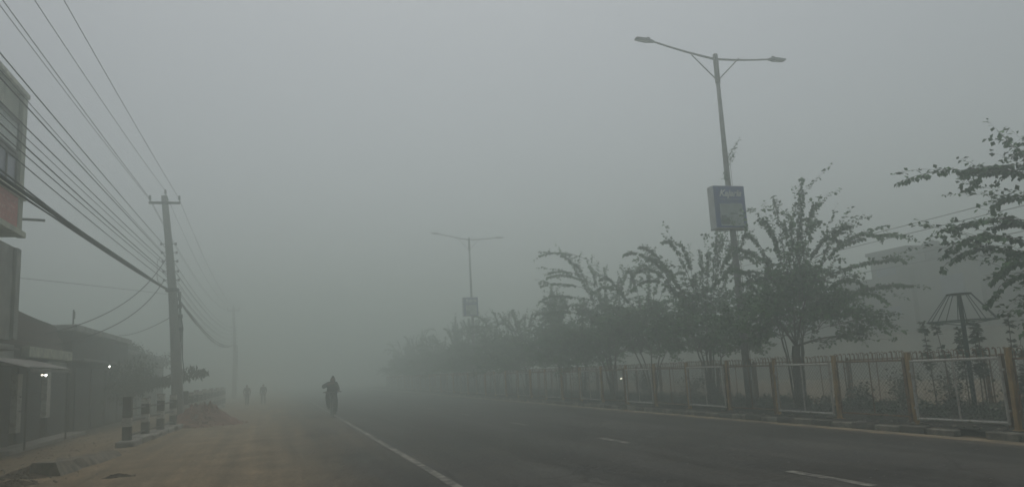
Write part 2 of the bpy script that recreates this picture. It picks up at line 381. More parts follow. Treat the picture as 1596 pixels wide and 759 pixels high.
def fence(name, x, ys, label, front):
    root = empty(name, (x, ys, .12), label=label, cat='fence')
    for i in range(38):
        y = i * 2.03; q = random.Random(i * 11 + (1 if front else 500))
        o = link('post', FM['post' if front else 'post_thin'], root, (0, y, 0)); o.rotation_euler = (q.gauss(0, .012), q.gauss(0, .012), 0)
        if front and (i % 3 != 1):
            o = link('post', FM['post_thin'], root, (-.0, y + .115, 0)); o.rotation_euler = (q.gauss(0, .01), q.gauss(0, .01), 0)
        gray = front and (i % 2 == PAR)
        t = q.gauss(0, .006)
        g = link('panel_frame', FM['frame_gray' if gray else 'frame_rust'], root, (-.05 if gray else 0, y, q.uniform(-.015, .015))); g.rotation_euler = (t, q.gauss(0, .01), 0)
        link('chain_link', FM['mesh'], g)
        link('hooked_bars', FM['hooks'], g)
    return root
PAR = 0
YS = 5.50   # posts at 9.56, 11.59, 13.62 ...
fence('chain_link_fence', 11.12, YS, 'rusty yellow posted chain link fence with hooked bars on the near side of the median', True)
fence('chain_link_fence', 13.92, YS + .9, 'thin brown chain link fence along the far side of the median behind the trees', False)

# ---------------------------------------------------------------- trees
def bez(p0, p1, p2, n):
    return [p0 * (1 - t) ** 2 + p1 * 2 * t * (1 - t) + p2 * t * t for t in (i / n for i in range(n + 1))]
def tree_meshes(seed, stems, tips, nshoot, spread=1.0, top=4.4, leafL=.092, low=1.7, view=(.8, -.6), dens=1.0, cx=0.0):
    """bougainvillea-like street tree: clustered stems, arching leafy shoots"""
    q = random.Random(seed); tr = MB(); cr = MB(); tw = MB()
    ends = []
    for (x, y, r0, r1, fx, fy, fz) in stems:
        pts = bez(Vector((x, y, -.03)), Vector((x * .7 + fx * .2, y * .7 + fy * .2, fz * .55)), Vector((fx, fy, fz)), 8)
        pts = [p + Vector((q.gauss(0, .012), q.gauss(0, .012), 0)) for p in pts]
        rr = [r0 * (1.25 if i == 0 else 1) + (r1 - r0) * i / 8 for i in range(9)]
        tr.tube(pts, rr, 8); ends.append((pts[-1], r1))
    limbs = []; ph = q.uniform(0, 6.28)
    nl = 30
    for i in range(nl):
        e, r = ends[i % len(ends)]
        a = ph + 2.4 * i + q.uniform(-.35, .35); el = math.radians((12, 28, 45, 60, 74)[i % 5] + q.uniform(-8, 8)); L = q.uniform(.75, 1.12) * spread * (1.75 if i % 5 < 3 else 2.05) * (top - low) / 2.7
        t = e + Vector((math.cos(a) * math.cos(el) + cx * .12, math.sin(a) * math.cos(el), math.sin(el))) * L
        mid = (e + t) / 2 + Vector((0, 0, .12 * L)) + Vector((q.gauss(0, .06), q.gauss(0, .06), 0))
        pts = bez(e, mid, t, 8); tr.tube(pts, [max(.006, min(.035, r * .5) * (1 - i2 / 9)) for i2 in range(9)], 5); limbs.append(pts)
    a = 0
    def shoot(p0, p1, p2, r=.008, sp=.026, start=.08, ll=leafL, curtain=False):
        L = (p1 - p0).length + (p2 - p1).length; n = max(5, int(L / .12)); pts = bez(p0, p1, p2, n)
        pts = [p + Vector((q.gauss(0, .01), q.gauss(0, .01), q.gauss(0, .01))) * (1 if 0 < i < n else 0) for i, p in enumerate(pts)]
        tw.tube(pts, [r * (1 - .75 * i / n) for i in range(n + 1)], 3, caps=False)
        m = int(L / sp * dens); gap = q.random() * 6.28
        for k in range(m):
            t = start + (1 - start) * (k + q.random()) / m
            if math.sin(t * L * 5 + gap) > .93: continue
            f = t * n; i = min(int(f), n - 1); p = pts[i].lerp(pts[i + 1], f - i); d = (pts[i + 1] - pts[i]).normalized()
            s = Vector((q.gauss(0, 1), q.gauss(0, 1), q.gauss(-.2, .55))) if not curtain else Vector((q.gauss(0, .7), q.gauss(0, .7), q.gauss(-1.0, .5)))
            leaf(cr, p + s * .012, s + d * .4, ll * q.uniform(.55, 1.25), q, .40)
        return pts
    for i in range(nshoot):
        l = limbs[i % nl]; k = q.choice((2, 3, 4, 4, 5, 5, 6, 6, 7, 7, 8)); s0 = l[k]
        ld = (l[k] - l[k - 1]).normalized(); L = q.uniform(.35, .95) * spread
        d = (ld + Vector((q.gauss(0, .55), q.gauss(0, .55), q.gauss(0, .38)))).normalized(); out = Vector((d.x, d.y, 0))
        p1 = s0 + d * L * .65; p2 = s0 + d * L * .85 + out * .25 * L - Vector((0, 0, (.35 if k > 5 else .1) * L * q.random() + .02))
        if p2.z < low - .25: p2.z = low - .25 + q.uniform(0, .3)
        pts = shoot(s0, p1, p2)
        for j in range(q.randint(2, 4)):
            b = pts[q.randint(2, len(pts) - 1)]; a2 = math.atan2(d.y, d.x) + q.gauss(0, 1.0); l2 = q.uniform(.2, .55)
            e2 = q.uniform(-.5, .7); dd = Vector((math.cos(a2) * math.cos(e2), math.sin(a2) * math.cos(e2), math.sin(e2)))
            shoot(b, b + dd * l2 * .6, b + dd * l2 + Vector((0, 0, -.15 * l2)), .004, start=.0)
    vr = Vector((view[0], view[1], 0)); vd = Vector((-view[1], view[0], 0))
    for tp in tips:                       # long whips: offset to the right, height, droop style
        u, z, dep, style = tp
        T = vr * u + vd * dep + Vector((0, 0, z)); bz = min(z - .5, q.uniform(2.6, 3.4)) if style != 'h' else z - .35
        B = vr * (u * .22 + cx * .4) + vd * dep * .3 + Vector((0, 0, max(low + .2, bz)))
        if style == 'u': C = B.lerp(T, .55) + Vector((0, 0, .1)); sp = .016
        elif style == 'a': C = B.lerp(T, .60) + Vector((0, 0, 1.0)); sp = .011
        else: C = B.lerp(T, .6) + Vector((0, 0, .40)); sp = .012
        pts = shoot(B, C, T, .012, sp=sp, start=.2, ll=leafL * 1.05, curtain=True)
        for j in range(6):
            b = pts[q.randint(len(pts) // 3, int(len(pts) * .8))]; dd = (T - B).normalized() + Vector((q.gauss(0, .5), q.gauss(0, .5), q.gauss(.15, .4)))
            l2 = q.uniform(.2, .6); shoot(b, b + dd * l2 * .5, b + dd * l2 + Vector((0, 0, -.12)), .004, start=0)
    return tr, cr, tw
def make_tree(name, T, loc, rz, label, leafm=None, group='street trees planted along the median'):
    root = empty(name, loc, rz, label=label, cat='tree', group=group)
    tm, cm, wm = T
    link('trunk', tm, root); c = link('crown', cm, root); link('twigs', wm, c)
    return root
def tm(T, leafm='leaf'):
    return (T[0].mesh('trunk', M['bark'], True), T[1].mesh('crown', M[leafm]), T[2].mesh('twigs', M['twig']))
def stems_multi(n, q, R0, R1, z, r=.04):
    out = []
    for i in range(n):
        a = 2 * PI * i / n + q.uniform(-.4, .4); out.append((R0 * math.cos(a), R0 * math.sin(a), r * q.uniform(.7, 1.2), r * q.uniform(.45, .7), R1 * math.cos(a) * q.uniform(.6, 1.2), R1 * math.sin(a), z * q.uniform(.9, 1.15)))
    return out
q = random.Random(2)
st1 = [(0, 0, .13, .10, .02, 0, 1.55), (.12, -.05, .035, .025, .18, -.1, 1.7), (-.14, .04, .03, .02, -.3, .1, 1.75), (-.18, -.1, .018, .014, -.38, -.1, 1.9), (.2, .1, .02, .012, .25, .1, 1.9), (.05, -.16, .022, .016, .1, -.25, 1.8)]
v1 = (16.8 / 21, -12.6 / 21)
T1 = tm(tree_meshes(11, st1, [(.64, 5.9, 0, 'u'), (.60, 5.6, .05, 'u'), (.5, 5.3, .2, 'u'), (-.12, 5.5, 0, 'u'), (-.5, 4.8, -.1, 'a'), (1.7, 4.5, .1, 'a'), (.95, 5.1, -.2, 'a'), (-1.0, 4.5, 0, 'a'), (2.85, 4.1, 0, 'h'), (2.3, 4.05, -.3, 'a'), (2.8, 3.5, .2, 'h'), (2.95, 2.85, 0, 'h'), (2.1, 1.9, -.2, 'a'), (2.3, 2.5, .3, 'a'), (1.4, 4.1, .3, 'a'), (-1.5, 3.9, .2, 'a'), (-1.7, 3.3, -.4, 'a'), (.1, 4.9, .4, 'u'), (.9, 4.6, -.5, 'a'), (-.9, 1.65, 0, 'a'), (1.9, 2.9, .5, 'a'), (-.3, 4.9, .6, 'u'), (.3, 4.6, -.6, 'a')], 260, .98, 4.3, view=v1, cx=.25))
v2 = (20.9 / 24.4, -12.6 / 24.4)
T2 = tm(tree_meshes(12, stems_multi(6, q, .1, .42, 1.5, .04) + [(0, 0, .06, .04, .05, 0, 1.6)], [(-2.35, 4.75, 0, 'a'), (-1.9, 5.0, .2, 'a'), (.6, 5.25, 0, 'u'), (.75, 5.2, .3, 'u'), (1.45, 5.1, 0, 'u'), (-.6, 4.95, 0, 'a'), (-1.1, 5.0, -.3, 'a'), (-2.0, 4.2, .2, 'a'), (-1.6, 4.5, -.4, 'a'), (0, 4.8, .4, 'u'), (1.7, 4.2, .3, 'a'), (.3, 4.5, -.5, 'a'), (1.2, 4.6, -.2, 'a'), (-2.2, 3.6, 0, 'a'), (1.9, 3.3, 0, 'a')], 235, .96, 4.3, view=v2, low=1.8))
T3 = tm(tree_meshes(13, stems_multi(5, q, .08, .5, 1.6, .032), [(-1.6, 4.4, 0, 'a'), (-1.9, 3.9, .2, 'a'), (1.5, 4.3, 0, 'a'), (.2, 4.7, 0, 'u'), (-.6, 4.6, 0, 'a'), (.8, 4.5, .2, 'a')], 215, 1.0, 4.1, view=v2, low=1.6))
v4 = (28 / 30.7, -12.6 / 30.7)
T4 = tm(tree_meshes(14, stems_multi(4, q, .06, .3, 1.5, .05) + [(0, 0, .08, .05, 0, .05, 1.6)], [(-2.55, 5.85, 0, 'h'), (-1.7, 5.8, 0, 'a'), (-2.4, 5.1, .2, 'h'), (-2.6, 4.6, 0, 'h'), (-2.3, 4.9, -.3, 'h'), (-2.5, 4.1, 0, 'h'), (1.6, 5.2, 0, 'a'), (1.0, 5.0, .3, 'a'), (-.6, 5.3, .2, 'a'), (0, 5.2, 0, 'u'), (-2.5, 3.5, .2, 'h'), (-1.2, 5.4, -.2, 'a'), (.6, 4.7, 0, 'u')], 260, .98, 4.6, view=v4, low=1.7))
T5 = tm(tree_meshes(15, stems_multi(4, q, .06, .25, 1.4, .05), [(-1.9, 4.9, 0, 'a'), (1.4, 4.6, 0, 'a'), (.3, 5.0, 0, 'u'), (-.8, 5.1, .2, 'a'), (1.9, 4.0, 0, 'a'), (-2.2, 4.2, 0, 'h')], 220, 1.08, 4.4, view=v4, low=1.6))
v0 = (8.6 / 15.25, -12.6 / 15.25)
T0 = tm(tree_meshes(16, [(0, 0, .14, .1, 0, 0, 1.5), (.15, 0, .04, .03, .3, 0, 1.7), (-.15, .1, .04, .03, -.3, .1, 1.7)], [(-3.0, 4.35, 0, 'h'), (-2.0, 4.3, 0, 'h'), (-1.35, 4.95, 0, 'u'), (-1.2, 4.5, .3, 'h'), (-2.45, 2.9, 0, 'a'), (-2.5, 2.7, .1, 'a'), (-1.9, 2.0, 0, 'a'), (-1.5, 1.3, 0, 'a'), (-2.25, 3.4, .2, 'h'), (-1.9, 4.0, -.1, 'a'), (-1.7, 3.6, .3, 'a'), (-2.0, 3.1, .4, 'a'), (-1.6, 2.5, -.3, 'a'), (1.6, 4.0, 0, 'a'), (.3, 4.5, 0, 'u'), (-.9, 4.7, -.2, 'u'), (-1.3, 1.7, .3, 'a'), (-1.8, 2.4, .2, 'a')], 90, .80, 4.05, view=v0, low=1.7, leafL=.095, dens=.75))
make_tree('median_tree', T0, (12.6, 8.6, .12), 0, 'nearest median tree, its leafy arching branches reaching in at the right edge')
make_tree('median_tree', T1, (12.6, 16.8, .12), 0, 'thick trunked median tree right of the lamp post with tall upright top shoots')
make_tree('median_tree', T2, (12.6, 20.9, .12), 0, 'median tree with spread multiple stems just left of the near lamp post')
make_tree('median_tree', T3, (12.6, 24.8, .12), 0, 'small thin stemmed median tree between the two larger arching ones')
make_tree('median_tree', T4, (12.6, 28.2, .12), 0, 'median tree with long whips sweeping out to the left in fog')
FT = [(31.2, T5, .4, 'shorter foggy median tree just beyond the one with long sweeping whips'), (34.4, T1, 2.2, 'rounded grey green median tree sixth from the near lamp post'), (38.6, T2, 3.6, 'hazy median tree with flat top halfway to the far lamp post')]
FT += [(y, (T5, T3, T2, T4, T1)[i % 5], i * 1.3, None) for i, y in enumerate((42.4, 45.8, 49.4, 53, 56.5, 60, 64, 68, 72, 76, 80, 84))]
for i, (y, T, a, lb) in enumerate(FT):
    o = make_tree('median_tree', T, (12.6 + .2 * math.sin(i * 2), y, .1), a, lb or 'pale fogged median tree in the merged far row near the second lamp post')
    s = .93 + .05 * math.sin(i * 3.1); o.scale = (s, s, s * (.98 if i % 2 else .92))

# shrubs behind the fence and tall whorled plants
def make_shrub(loc, seed, h, r, label, mt='leaf_dark'):
    q = random.Random(seed); root = empty('shrub', loc, 0, label=label, cat='shrub', group='shrubs inside the median')
    st = MB(); lf = MB()
    for i in range(int(9 + r * 8)):
        a = q.uniform(0, 6.28); R = r * q.uniform(.3, 1); t = Vector((R * math.cos(a), R * math.sin(a), h * q.uniform(.55, 1)))
        pts = bez(Vector((q.gauss(0, .03), q.gauss(0, .03), 0)), Vector((t.x * .3, t.y * .3, t.z * .7)), t, 6); st.tube(pts, [.008 * (1 - j / 8) for j in range(7)], 4)
        for k in range(45):
            p = pts[q.randint(2, 6)] + Vector((q.gauss(0, .09), q.gauss(0, .09), q.gauss(0, .07)))
            leaf(lf, p, Vector((q.gauss(0, 1), q.gauss(0, 1), q.gauss(.1, .6))), .065 * q.uniform(.6, 1.3), q)
    st.build('stem', M['twig'], root); lf.build('foliage', M[mt], root)
for i, (x, y, h, r, lb) in enumerate([(12.9, 12.45, .95, .45, 'dense dark shrub behind the grey framed panel, left of the conical plant frame'), (13.2, 11.2, .75, .35, 'low leafy shrub just right of the conical plant frame'), (13.3, 14.2, .8, .4, 'shrub between the thick trunked tree and the plant frame'), (13.0, 15.2, .6, .35, 'small shrub at the right foot of the thick trunked tree'), (12.1, 19.9, .75, .4, 'dark shrub at the foot of the near lamp post'), (13.2, 10.2, .8, .4, 'shrub behind the fence at the right edge'), (13.1, 23.2, .8, .5, 'foggy shrub beyond the multi stemmed tree'), (13.2, 26.6, 1.0, .6, 'bushy grey shrub filling the gap under the far whips'), (13.2, 32.8, 1.2, .8, 'blurred round shrub under the distant tree row')]):
    make_shrub((x, y, .12), i + 40, h, r, lb)
def whorl_plant(loc, seed, h, lean, label):
    q = random.Random(seed); root = empty('whorled_plant', loc, 0, label=label, cat='plant', group='tall whorled plants around the conical frame')
    st = MB(); lf = MB(); top = Vector((lean, q.gauss(0, .05), h)); pts = bez(Vector((0, 0, 0)), Vector((lean * .2 + q.gauss(0, .04), 0, h * .5)), top, 10)
    st.tube(pts, [.016 * (1 - j / 16) for j in range(11)], 5)
    cl = [1.0, q.uniform(.74, .86)] + ([q.uniform(.5, .66)] if q.random() < .7 else [])
    tiers = [c - j * .05 + q.gauss(0, .006) for c in cl for j in range(q.randint(3, 4))]; n = len(tiers)
    for k, f in enumerate(tiers):
        j = f * 10; i = min(int(j), 9); c = pts[i].lerp(pts[i + 1], j - i); R = q.uniform(.08, .16); tl = q.gauss(0, .25); td = q.uniform(0, 6.28)
        for m in range(16):
            a = q.uniform(0, 6.28); leaf(lf, c + Vector((0, 0, q.gauss(0, .012))), Vector((math.cos(a), math.sin(a), q.gauss(.05, .22) + tl * math.cos(a - td))), R * q.uniform(.5, 1.25), q, .3)
    st.build('stem', M['twig'], root); lf.build('foliage', M['leaf_dark'], root)
WP = [(13.05, 13.0, 1.95, -.06, 'leftmost tall plant with stacked leaf whorls, left of the conical frame'), (13.0, 12.55, 1.90, -.22, 'tall whorled plant leaning left under the rim of the frame'), (13.2, 12.35, 1.78, .05, 'whorled plant just left of the green pole'), (13.1, 11.95, 1.85, .02, 'whorled plant just right of the green pole'), (12.9, 11.65, 1.72, .05, 'short whorled plant under the right rim of the frame'), (13.3, 11.35, 1.95, .0, 'tall whorled plant right of the conical frame'), (13.1, 11.05, 1.3, .05, 'low whorled plant beside the double yellow post'), (13.3, 10.2, 1.35, 0, 'whorled plant at the far right behind the fence')]
for i, a in enumerate(WP): whorl_plant((a[0], a[1], .12), i + 70, a[2] - .1, a[3], a[4])

# conical plant frame on a green pole
root = empty('plant_frame', (12.9, 11.95, .12), label='dark green pole with a conical wire frame on top inside the median', cat='plant support')
MB().tube([(0, 0, 0), (0, 0, 2.36)], [.045, .04], 10).build('pole', M['green_pole'], root)
mb = MB()
def ringpts(r, z, n=24): return [(r * math.cos(2 * PI * k / n), r * math.sin(2 * PI * k / n), z) for k in range(n + 1)]
mb.lathe([(.22, 2.34), (.225, 2.35), (.225, 2.365), (.22, 2.37)], n=20); mb.build('top_plate', M['green_pole'], root)
MB().tube(ringpts(.62, 1.83), .014, 6).build('ring', M['green_pole'], root)
for k in range(10):
    a = 2 * PI * k / 10; MB().tube([(.22 * math.cos(a), .22 * math.sin(a), 2.35), (.62 * math.cos(a), .62 * math.sin(a), 1.83)], .009, 5).build('rib', M['green_pole'], root)
for k in range(5):
    a = 2 * PI * k / 5 + .3; MB().tube([(0, 0, 1.74), (.61 * math.cos(a), .61 * math.sin(a), 1.83)], .008, 5).build('spoke', M['green_pole'], root)

# ---------------------------------------------------------------- street lamps
def lamp(loc, label, detail=True):
    root = empty('street_lamp', loc, 0, label=label, cat='street lamp', group='double armed street lamps on the median')
    # thick lower tube, thinner upper
    mb = MB(); H = 10.0
    prof = [(.105, 0), (.10, 3.2), (.095, 3.22), (.075, 7.2), (.07, 7.25), (.055, H - .75)]
    mb.lathe(prof, n=14); mb.lathe([(.17, 0), (.17, .03)], n=14); mb.build('pole', M['steel'], root, True)
    mb = MB(); mb.lathe([(.075, H - .85), (.075, H), (.05, H + .04)], n=14); mb.build('collar', M['steel'], root, True)
    for sg, L, rise in ((-1, 1.95, .52), (1, 1.80, -.02)):
        up = .50 if sg < 0 else .34
        # arms rise towards the ends; left arm higher
        a = MB(); e = Vector((sg * L, 0, H + (.26 if sg < 0 else .0)))
        s = Vector((sg * .05, 0, H - .12)); pts = bez(s, s.lerp(e, .5) + Vector((0, 0, -.05)), e, 8)
        a.tube(pts, [.034 - .008 * i / 8 for i in range(9)], 8); arm = a.build('arm', M['steel'], root, True)
        MB().tube([(sg * .06, 0, H - .72), (sg * .78, 0, H - .04)], .018, 6).build('brace', M['steel'], root, True)
        hd = MB(); d = Vector((sg, 0, .12 if sg < 0 else .03)).normalized(); u = Vector((-d.z * sg * sg, 0, abs(d.x))); u = Vector((0, 1, 0)).cross(d) * (-1 if sg > 0 else 1); u = u if u.z > 0 else -u
        c = e + d * .27
        V = []
        for (t, wdt, hh) in ((-.27, .04, .03), (-.16, .06, .04), (-.10, .10, .045), (.12, .115, .03), (.29, .10, .012)):
            for (yy, zz) in ((-wdt, -.03), (wdt, -.03), (wdt * .75, hh), (-wdt * .75, hh)): V.append(c + d * t + Vector((0, 1, 0)) * yy + u * zz)
        F = [(3, 2, 1, 0), (16, 17, 18, 19)]
        for i in range(4):
            for k in range(4): F.append((i * 4 + k, i * 4 + (k + 1) % 4, i * 4 + 4 + (k + 1) % 4, i * 4 + 4 + k))
        lh = hd.add(V, F).build('lamp_head', M['lamp_head'], root)
        MB().obox(c + d * .08 - u * .036, d * .16, Vector((0, .09, 0)), u * .006).build('lens', M['lens'], lh)
        MB().obox(c - d * .10 + u * .075, d * .04, Vector((0, .03, 0)), u * .02).build('photocell', M['lamp_head'], lh)
    # advertising light box facing up the road
    bx = MB(); x0, x1, z0, z1, y0, y1 = -.62, .38, 4.88, 6.08, -.17, .13
    bx.box(x0, y0, z0, x1, y1, z1, bev=.012); b = bx.build('advert_box', M['box_side'], root)
    MB().box(x0 + .015, y0 - .014, z0 + .015, x1 - .015, y0 - .002, z1 - .015).build('front_panel', M['blue_panel'], b)
    ps = MB(); yy = y0 - .02
    def prect(a, c, d, e, mi): ps.box(x0 + a, yy - .001 * mi, z0 + c, x0 + d, yy + .005, z0 + e, mi)
    prect(.16, .06, .88, .68, 0)
    prect(.20, .42, .50, .66, 1); prect(.50, .44, .86, .70, 1); prect(.18, .10, .44, .36, 2); prect(.46, .08, .84, .38, 1); prect(.34, .30, .46, .50, 3)
    ps.build('poster', [M['poster'], M['poster_pale'], M['poster_dark'], M['poster_pale']], b)
    MB().box(x0 - .0, y0 - .022, z0 - .03, x1, y1, z0, bev=0).build('bottom_rail', M['steel'], b)
    for zz in (z0 + .2, z1 - .2): MB().box(-.12, -.0 + .13, zz - .03, .12, .16, zz + .03).build('bracket', M['steel'], b)
    def text(body, size, x, z, ext=.003, sh=.35, off=.0):
        c = bpy.data.curves.new('lettering', 'FONT'); c.body = body; c.size = size; c.align_x = 'CENTER'; c.shear = sh; c.extrude = ext; c.offset = off
        o = bpy.data.objects.new('t', c); COL.objects.link(o); dg = bpy.context.evaluated_depsgraph_get(); dg.update()
        me = bpy.data.meshes.new_from_object(o.evaluated_get(dg)); bpy.data.objects.remove(o); me.materials.clear(); me.materials.append(M['lettering']); o = link('lettering', me, b)
        o.location = (x, y0 - .020, z); o.rotation_euler = (PI / 2, 0, 0)
    text('Kajaria', .25, (x0 + x1) / 2 + .02, z1 - .30, off=.008)
    ln = MB()
    for k in range(15):
        if k in (4, 9): continue
        ln.box(x0 + .2 + k * .042, y0 - .018, z1 - .40, x0 + .2 + k * .042 + .026, y0 - .013, z1 - .375)
    ln.build('small_print', M['poster_pale'], b)
    return root
lamp((12.2, 18.4, .12), 'near double armed street lamp with a blue advert box, rising behind the fence')
lamp((12.2, 48.6, .12), 'second double armed street lamp, faint in fog above the distant trees')
# climbing twig on the near lamp pole
q = random.Random(4); root = empty('climbing_vine', (12.2, 18.4, .12), label='thin leafy vine sprouting from the near street lamp pole above its advert box', cat='vine')
st = MB(); lf = MB()
for (z, x1, z1) in ((6.9, .45, 7.45), (6.7, .3, 7.1), (5.35, .75, 5.5), (6.25, -.12, 6.45), (4.3, -.5, 5.0)):
    pts = bez(Vector((.08 * (1 if x1 > 0 else -1), -.02, z)), Vector((x1 * .4, -.05, (z + z1) / 2)), Vector((x1, -.1, z1)), 8)
    if z == 5.35: pts = bez(Vector((.44, 0, z)), Vector((.6, 0, 5.45)), Vector((.78, 0, 5.42)), 8)
    st.tube(pts, .006, 4)
    for k in range(46): leaf(lf, pts[q.randint(1, 8)] + Vector((q.gauss(0, .03), q.gauss(0, .03), q.gauss(0, .035))), Vector((q.gauss(0, 1), q.gauss(0, 1), q.gauss(0, .6))), .06, q)
st.tube([(.1, -.06, 0), (.1, -.08, 3), (.1, -.05, 6.9)], .007, 4)
st.build('stem', M['twig'], root); lf.build('foliage', M['leaf'], root)

# ---------------------------------------------------------------- utility poles and wires
def upole(base, top, label, s=1):
    root = empty('utility_pole', base, 0, label=label, cat='utility pole', group='concrete utility poles by the left kerb')
    t = Vector(top) - Vector(base); mb = MB()
    V = []; n = 10
    for i in range(n + 1):
        f = i / n; c = t * f + Vector((.09 * math.sin(f * PI), 0, 0)); a = .215 - .10 * f; b = .17 - .07 * f; ch = .03
        for (x, y) in ((-a + ch, -b), (a - ch, -b), (a, -b + ch), (a, b - ch), (a - ch, b), (-a + ch, b), (-a, b - ch), (-a, -b + ch)): V.append((c.x + x, c.y + y, c.z))
    F = [tuple(range(7, -1, -1)), tuple(range(n * 8, n * 8 + 8))]
    for i in range(n):
        for k in range(8): F.append((i * 8 + k, i * 8 + (k + 1) % 8, i * 8 + 8 + (k + 1) % 8, i * 8 + 8 + k))
    mb.add(V, F).build('shaft', M['pole_concrete'], root)
    def at(z): f = z / t.z; return Vector((t.x * f + .09 * math.sin(f * PI), t.y * f, z))
    H = t.z; c = at(H - .32)
    MB().box(c.x - .58, c.y - .20, c.z - .045, c.x + .58, c.y - .105, c.z + .045).build('cross_arm', M['dark_steel'], root)
    for dx, z in ((-.54, c.z + .045), (.54, c.z + .045), (0, H)):
        MB().lathe([(.015, 0), (.015, .08), (.05, .09), (.055, .14), (.035, .17), (.05, .20), (.03, .26)], (c.x + dx, c.y - (.15 if dx else 0), z), 10).build('insulator', M['lamp_head'], root)
    for k, z in enumerate((7.1, 6.75, 6.4, 6.0, 5.65)):
        p = at(z)
        for sg in (-1, 1): MB().lathe([(.03, -.05), (.05, -.04), (.03, 0), (.05, .04), (.03, .05)], (p.x + sg * .27, p.y - .1, z), 8).build('spool_insulator', M['lamp_head'], root)
        MB().tube([(p.x - .25, p.y - .1, z), (p.x + .25, p.y - .1, z)], .015, 5).build('bracket', M['dark_steel'], root)
    p = at(5.3); MB().box(p.x - .24, p.y - .21, 5.2, p.x + .24, p.y + .2, 5.32).build('clamp', M['dark_steel'], root)
    p = at(4.3); q = random.Random(8); cb = MB()
    for k in range(5):
        x = .20 + .02 * k; pts = [at(z) + Vector((x + .03 * math.sin(z * 3 + k), -.06 + .02 * k, 0)) for z in (5.2, 4.8, 4.3, 3.8, 3.2, 2.6, 1.8)]; cb.tube(pts[:4 + k % 4], .018, 5)
    for z in (4.6, 4.2, 3.7): p = at(z); cb.box(p.x + .17, p.y - .14, z - .07, p.x + .31, p.y + .02, z + .08)
    cb.build('hanging_cables', M['cable'], root)
    return root, at
P1, at1 = upole((-3.62, 33, .02), (-4.27, 33, 9.1), 'leaning grey concrete utility pole with cross arm in front of the brick pile')
P2, at2 = upole((-4.0, 83, .02), (-4.1, 83, 9.1), 'second utility pole, a faint fogged shape further along the left kerb')
P0, at0 = upole((-4.0, -17, .02), (-4.2, -17, 9.1), 'utility pole behind the viewer carrying the overhead wires')
def span(mb, a, b, sag, r, n=24, wob=0, seed=0):
    a = Vector(a); b = Vector(b); q = random.Random(seed); ph = q.uniform(0, 6)
    pts = []
    for i in range(n + 1):
        t = i / n; p = a.lerp(b, t); p.z -= sag * 4 * t * (1 - t)
        if wob: p.x += wob * math.sin(t * 9 + ph) * min(1, 6 * t, 6 * (1 - t)); p.z += wob * math.cos(t * 11 + ph * 2) * min(1, 6 * t, 6 * (1 - t))
        pts.append(p)
    mb.tube(pts, r, 5)
wg = 'overhead wires along the left roadside'
def wire(xa, za, zb, sag, r, label, m='cable_thin', far=True, near=None):
    mb = MB(); Y1 = 32.85
    span(mb, (xa, Y1, za), ((near if near is not None else xa), -17, zb), sag, r)
    if far: span(mb, (xa, Y1, za), (xa, 83, za - .05), sag + .5, r)
    tag(mb.build('overhead_wire', M[m]), label, 'wire', wg)
wire(-3.70, 8.95, 8.9, .35, .008, 'rightmost thin overhead wire running over the right insulator of the cross arm')
wire(-4.27, 9.35, 9.2, .62, .008, 'single thin overhead wire running over the pole top insulator')
wire(-4.78, 8.95, 8.95, .30, .010, 'right one of the paired thin wires at the left cross arm insulator')
wire(-4.80, 8.92, 8.75, .35, .008, 'left one of the paired thin wires at the left cross arm insulator')
wire(-4.30, 7.15, 7.35, .20, .012, 'highest dark wire meeting the pole below its cross arm')
wire(-4.28, 6.80, 7.00, .15, .007, 'faint thin wire just under the highest dark side wire')
wire(-4.26, 6.72, 6.75, .15, .012, 'dark wire meeting the pole at its second spool insulator')
wire(-4.24, 6.45, 6.5, .30, .011, 'dark wire meeting the pole at its third spool insulator')
wire(-4.22, 6.30, 6.15, .28, .007, 'thin pale wire among the lower side wires')
wire(-4.20, 6.02, 6.05, .25, .013, 'lower dark wire meeting the pole at its fourth spool insulator')
wire(-4.18, 5.90, 5.8, .25, .010, 'lower dark wire twin just below the fourth spool insulator')
wire(-4.16, 5.66, 5.75, .30, .010, 'lowest single wire above the thick cable bundle')
# thick bundle
mb = MB(); q = random.Random(31)
for k in range(9):
    span(mb, (-3.98 + q.uniform(-.03, .03), 32.82, 5.25 + q.uniform(-.04, .04)), (-4.1 + q.uniform(-.05, .05), -17, 5.35 + q.uniform(-.07, .07)), .5 + q.uniform(-.05, .05), .015, 40, .03 if k < 7 else .08, k)
    span(mb, (-3.9, 32.95, 5.25), (-4.0, 83, 5.4), .95 + q.uniform(-.1, .12), .012, 30, .025, k + 20)
tag(mb.build('cable_bundle', M['cable']), 'thick sagging black bundle of cables drooping to the leaning pole', 'cable bundle')
def drop(pts, r, label, m='cable'):
    mb = MB(); P = [Vector(p) for p in pts]
    mb.tube(bez(P[0], P[1], P[2], 18), r, 5); tag(mb.build('service_cable', M[m]), label, 'cable', 'service cables from the leaning pole')
drop([(-4.15, 32.8, 6.5), (-5.0, 31.2, 4.2), (-6.9, 27.5, 3.35)], .016, 'upper service cable curving from the pole down to the shop roofs')
drop([(-4.2, 32.8, 5.65), (-5.0, 31.6, 3.7), (-6.9, 28.6, 3.05)], .016, 'lower service cable curving from the pole down to the shop fascia')
drop([(-4.05, 32.85, 5.1), (-5.2, 28, 4.85), (-6.55, 23.0, 4.55)], .005, 'thin level cable from the pole to the tall building')
drop([(-3.95, 32.9, 4.2), (-5.6, 36, 3.7), (-7.0, 40, 4.0)], .012, 'low cable from the pole back to the fogged low block')
mb = MB(); mb.tube([(-4.33, 32.7, 6.55), (-4.44, 32.7, 6.4), (-4.44, 32.7, 5.8), (-4.40, 32.7, 5.6), (-4.25, 32.75, 5.45)], .010, 5); tag(mb.build('cable_loop', M['cable']), 'cable loop hanging off the left side of the leaning pole', 'cable')
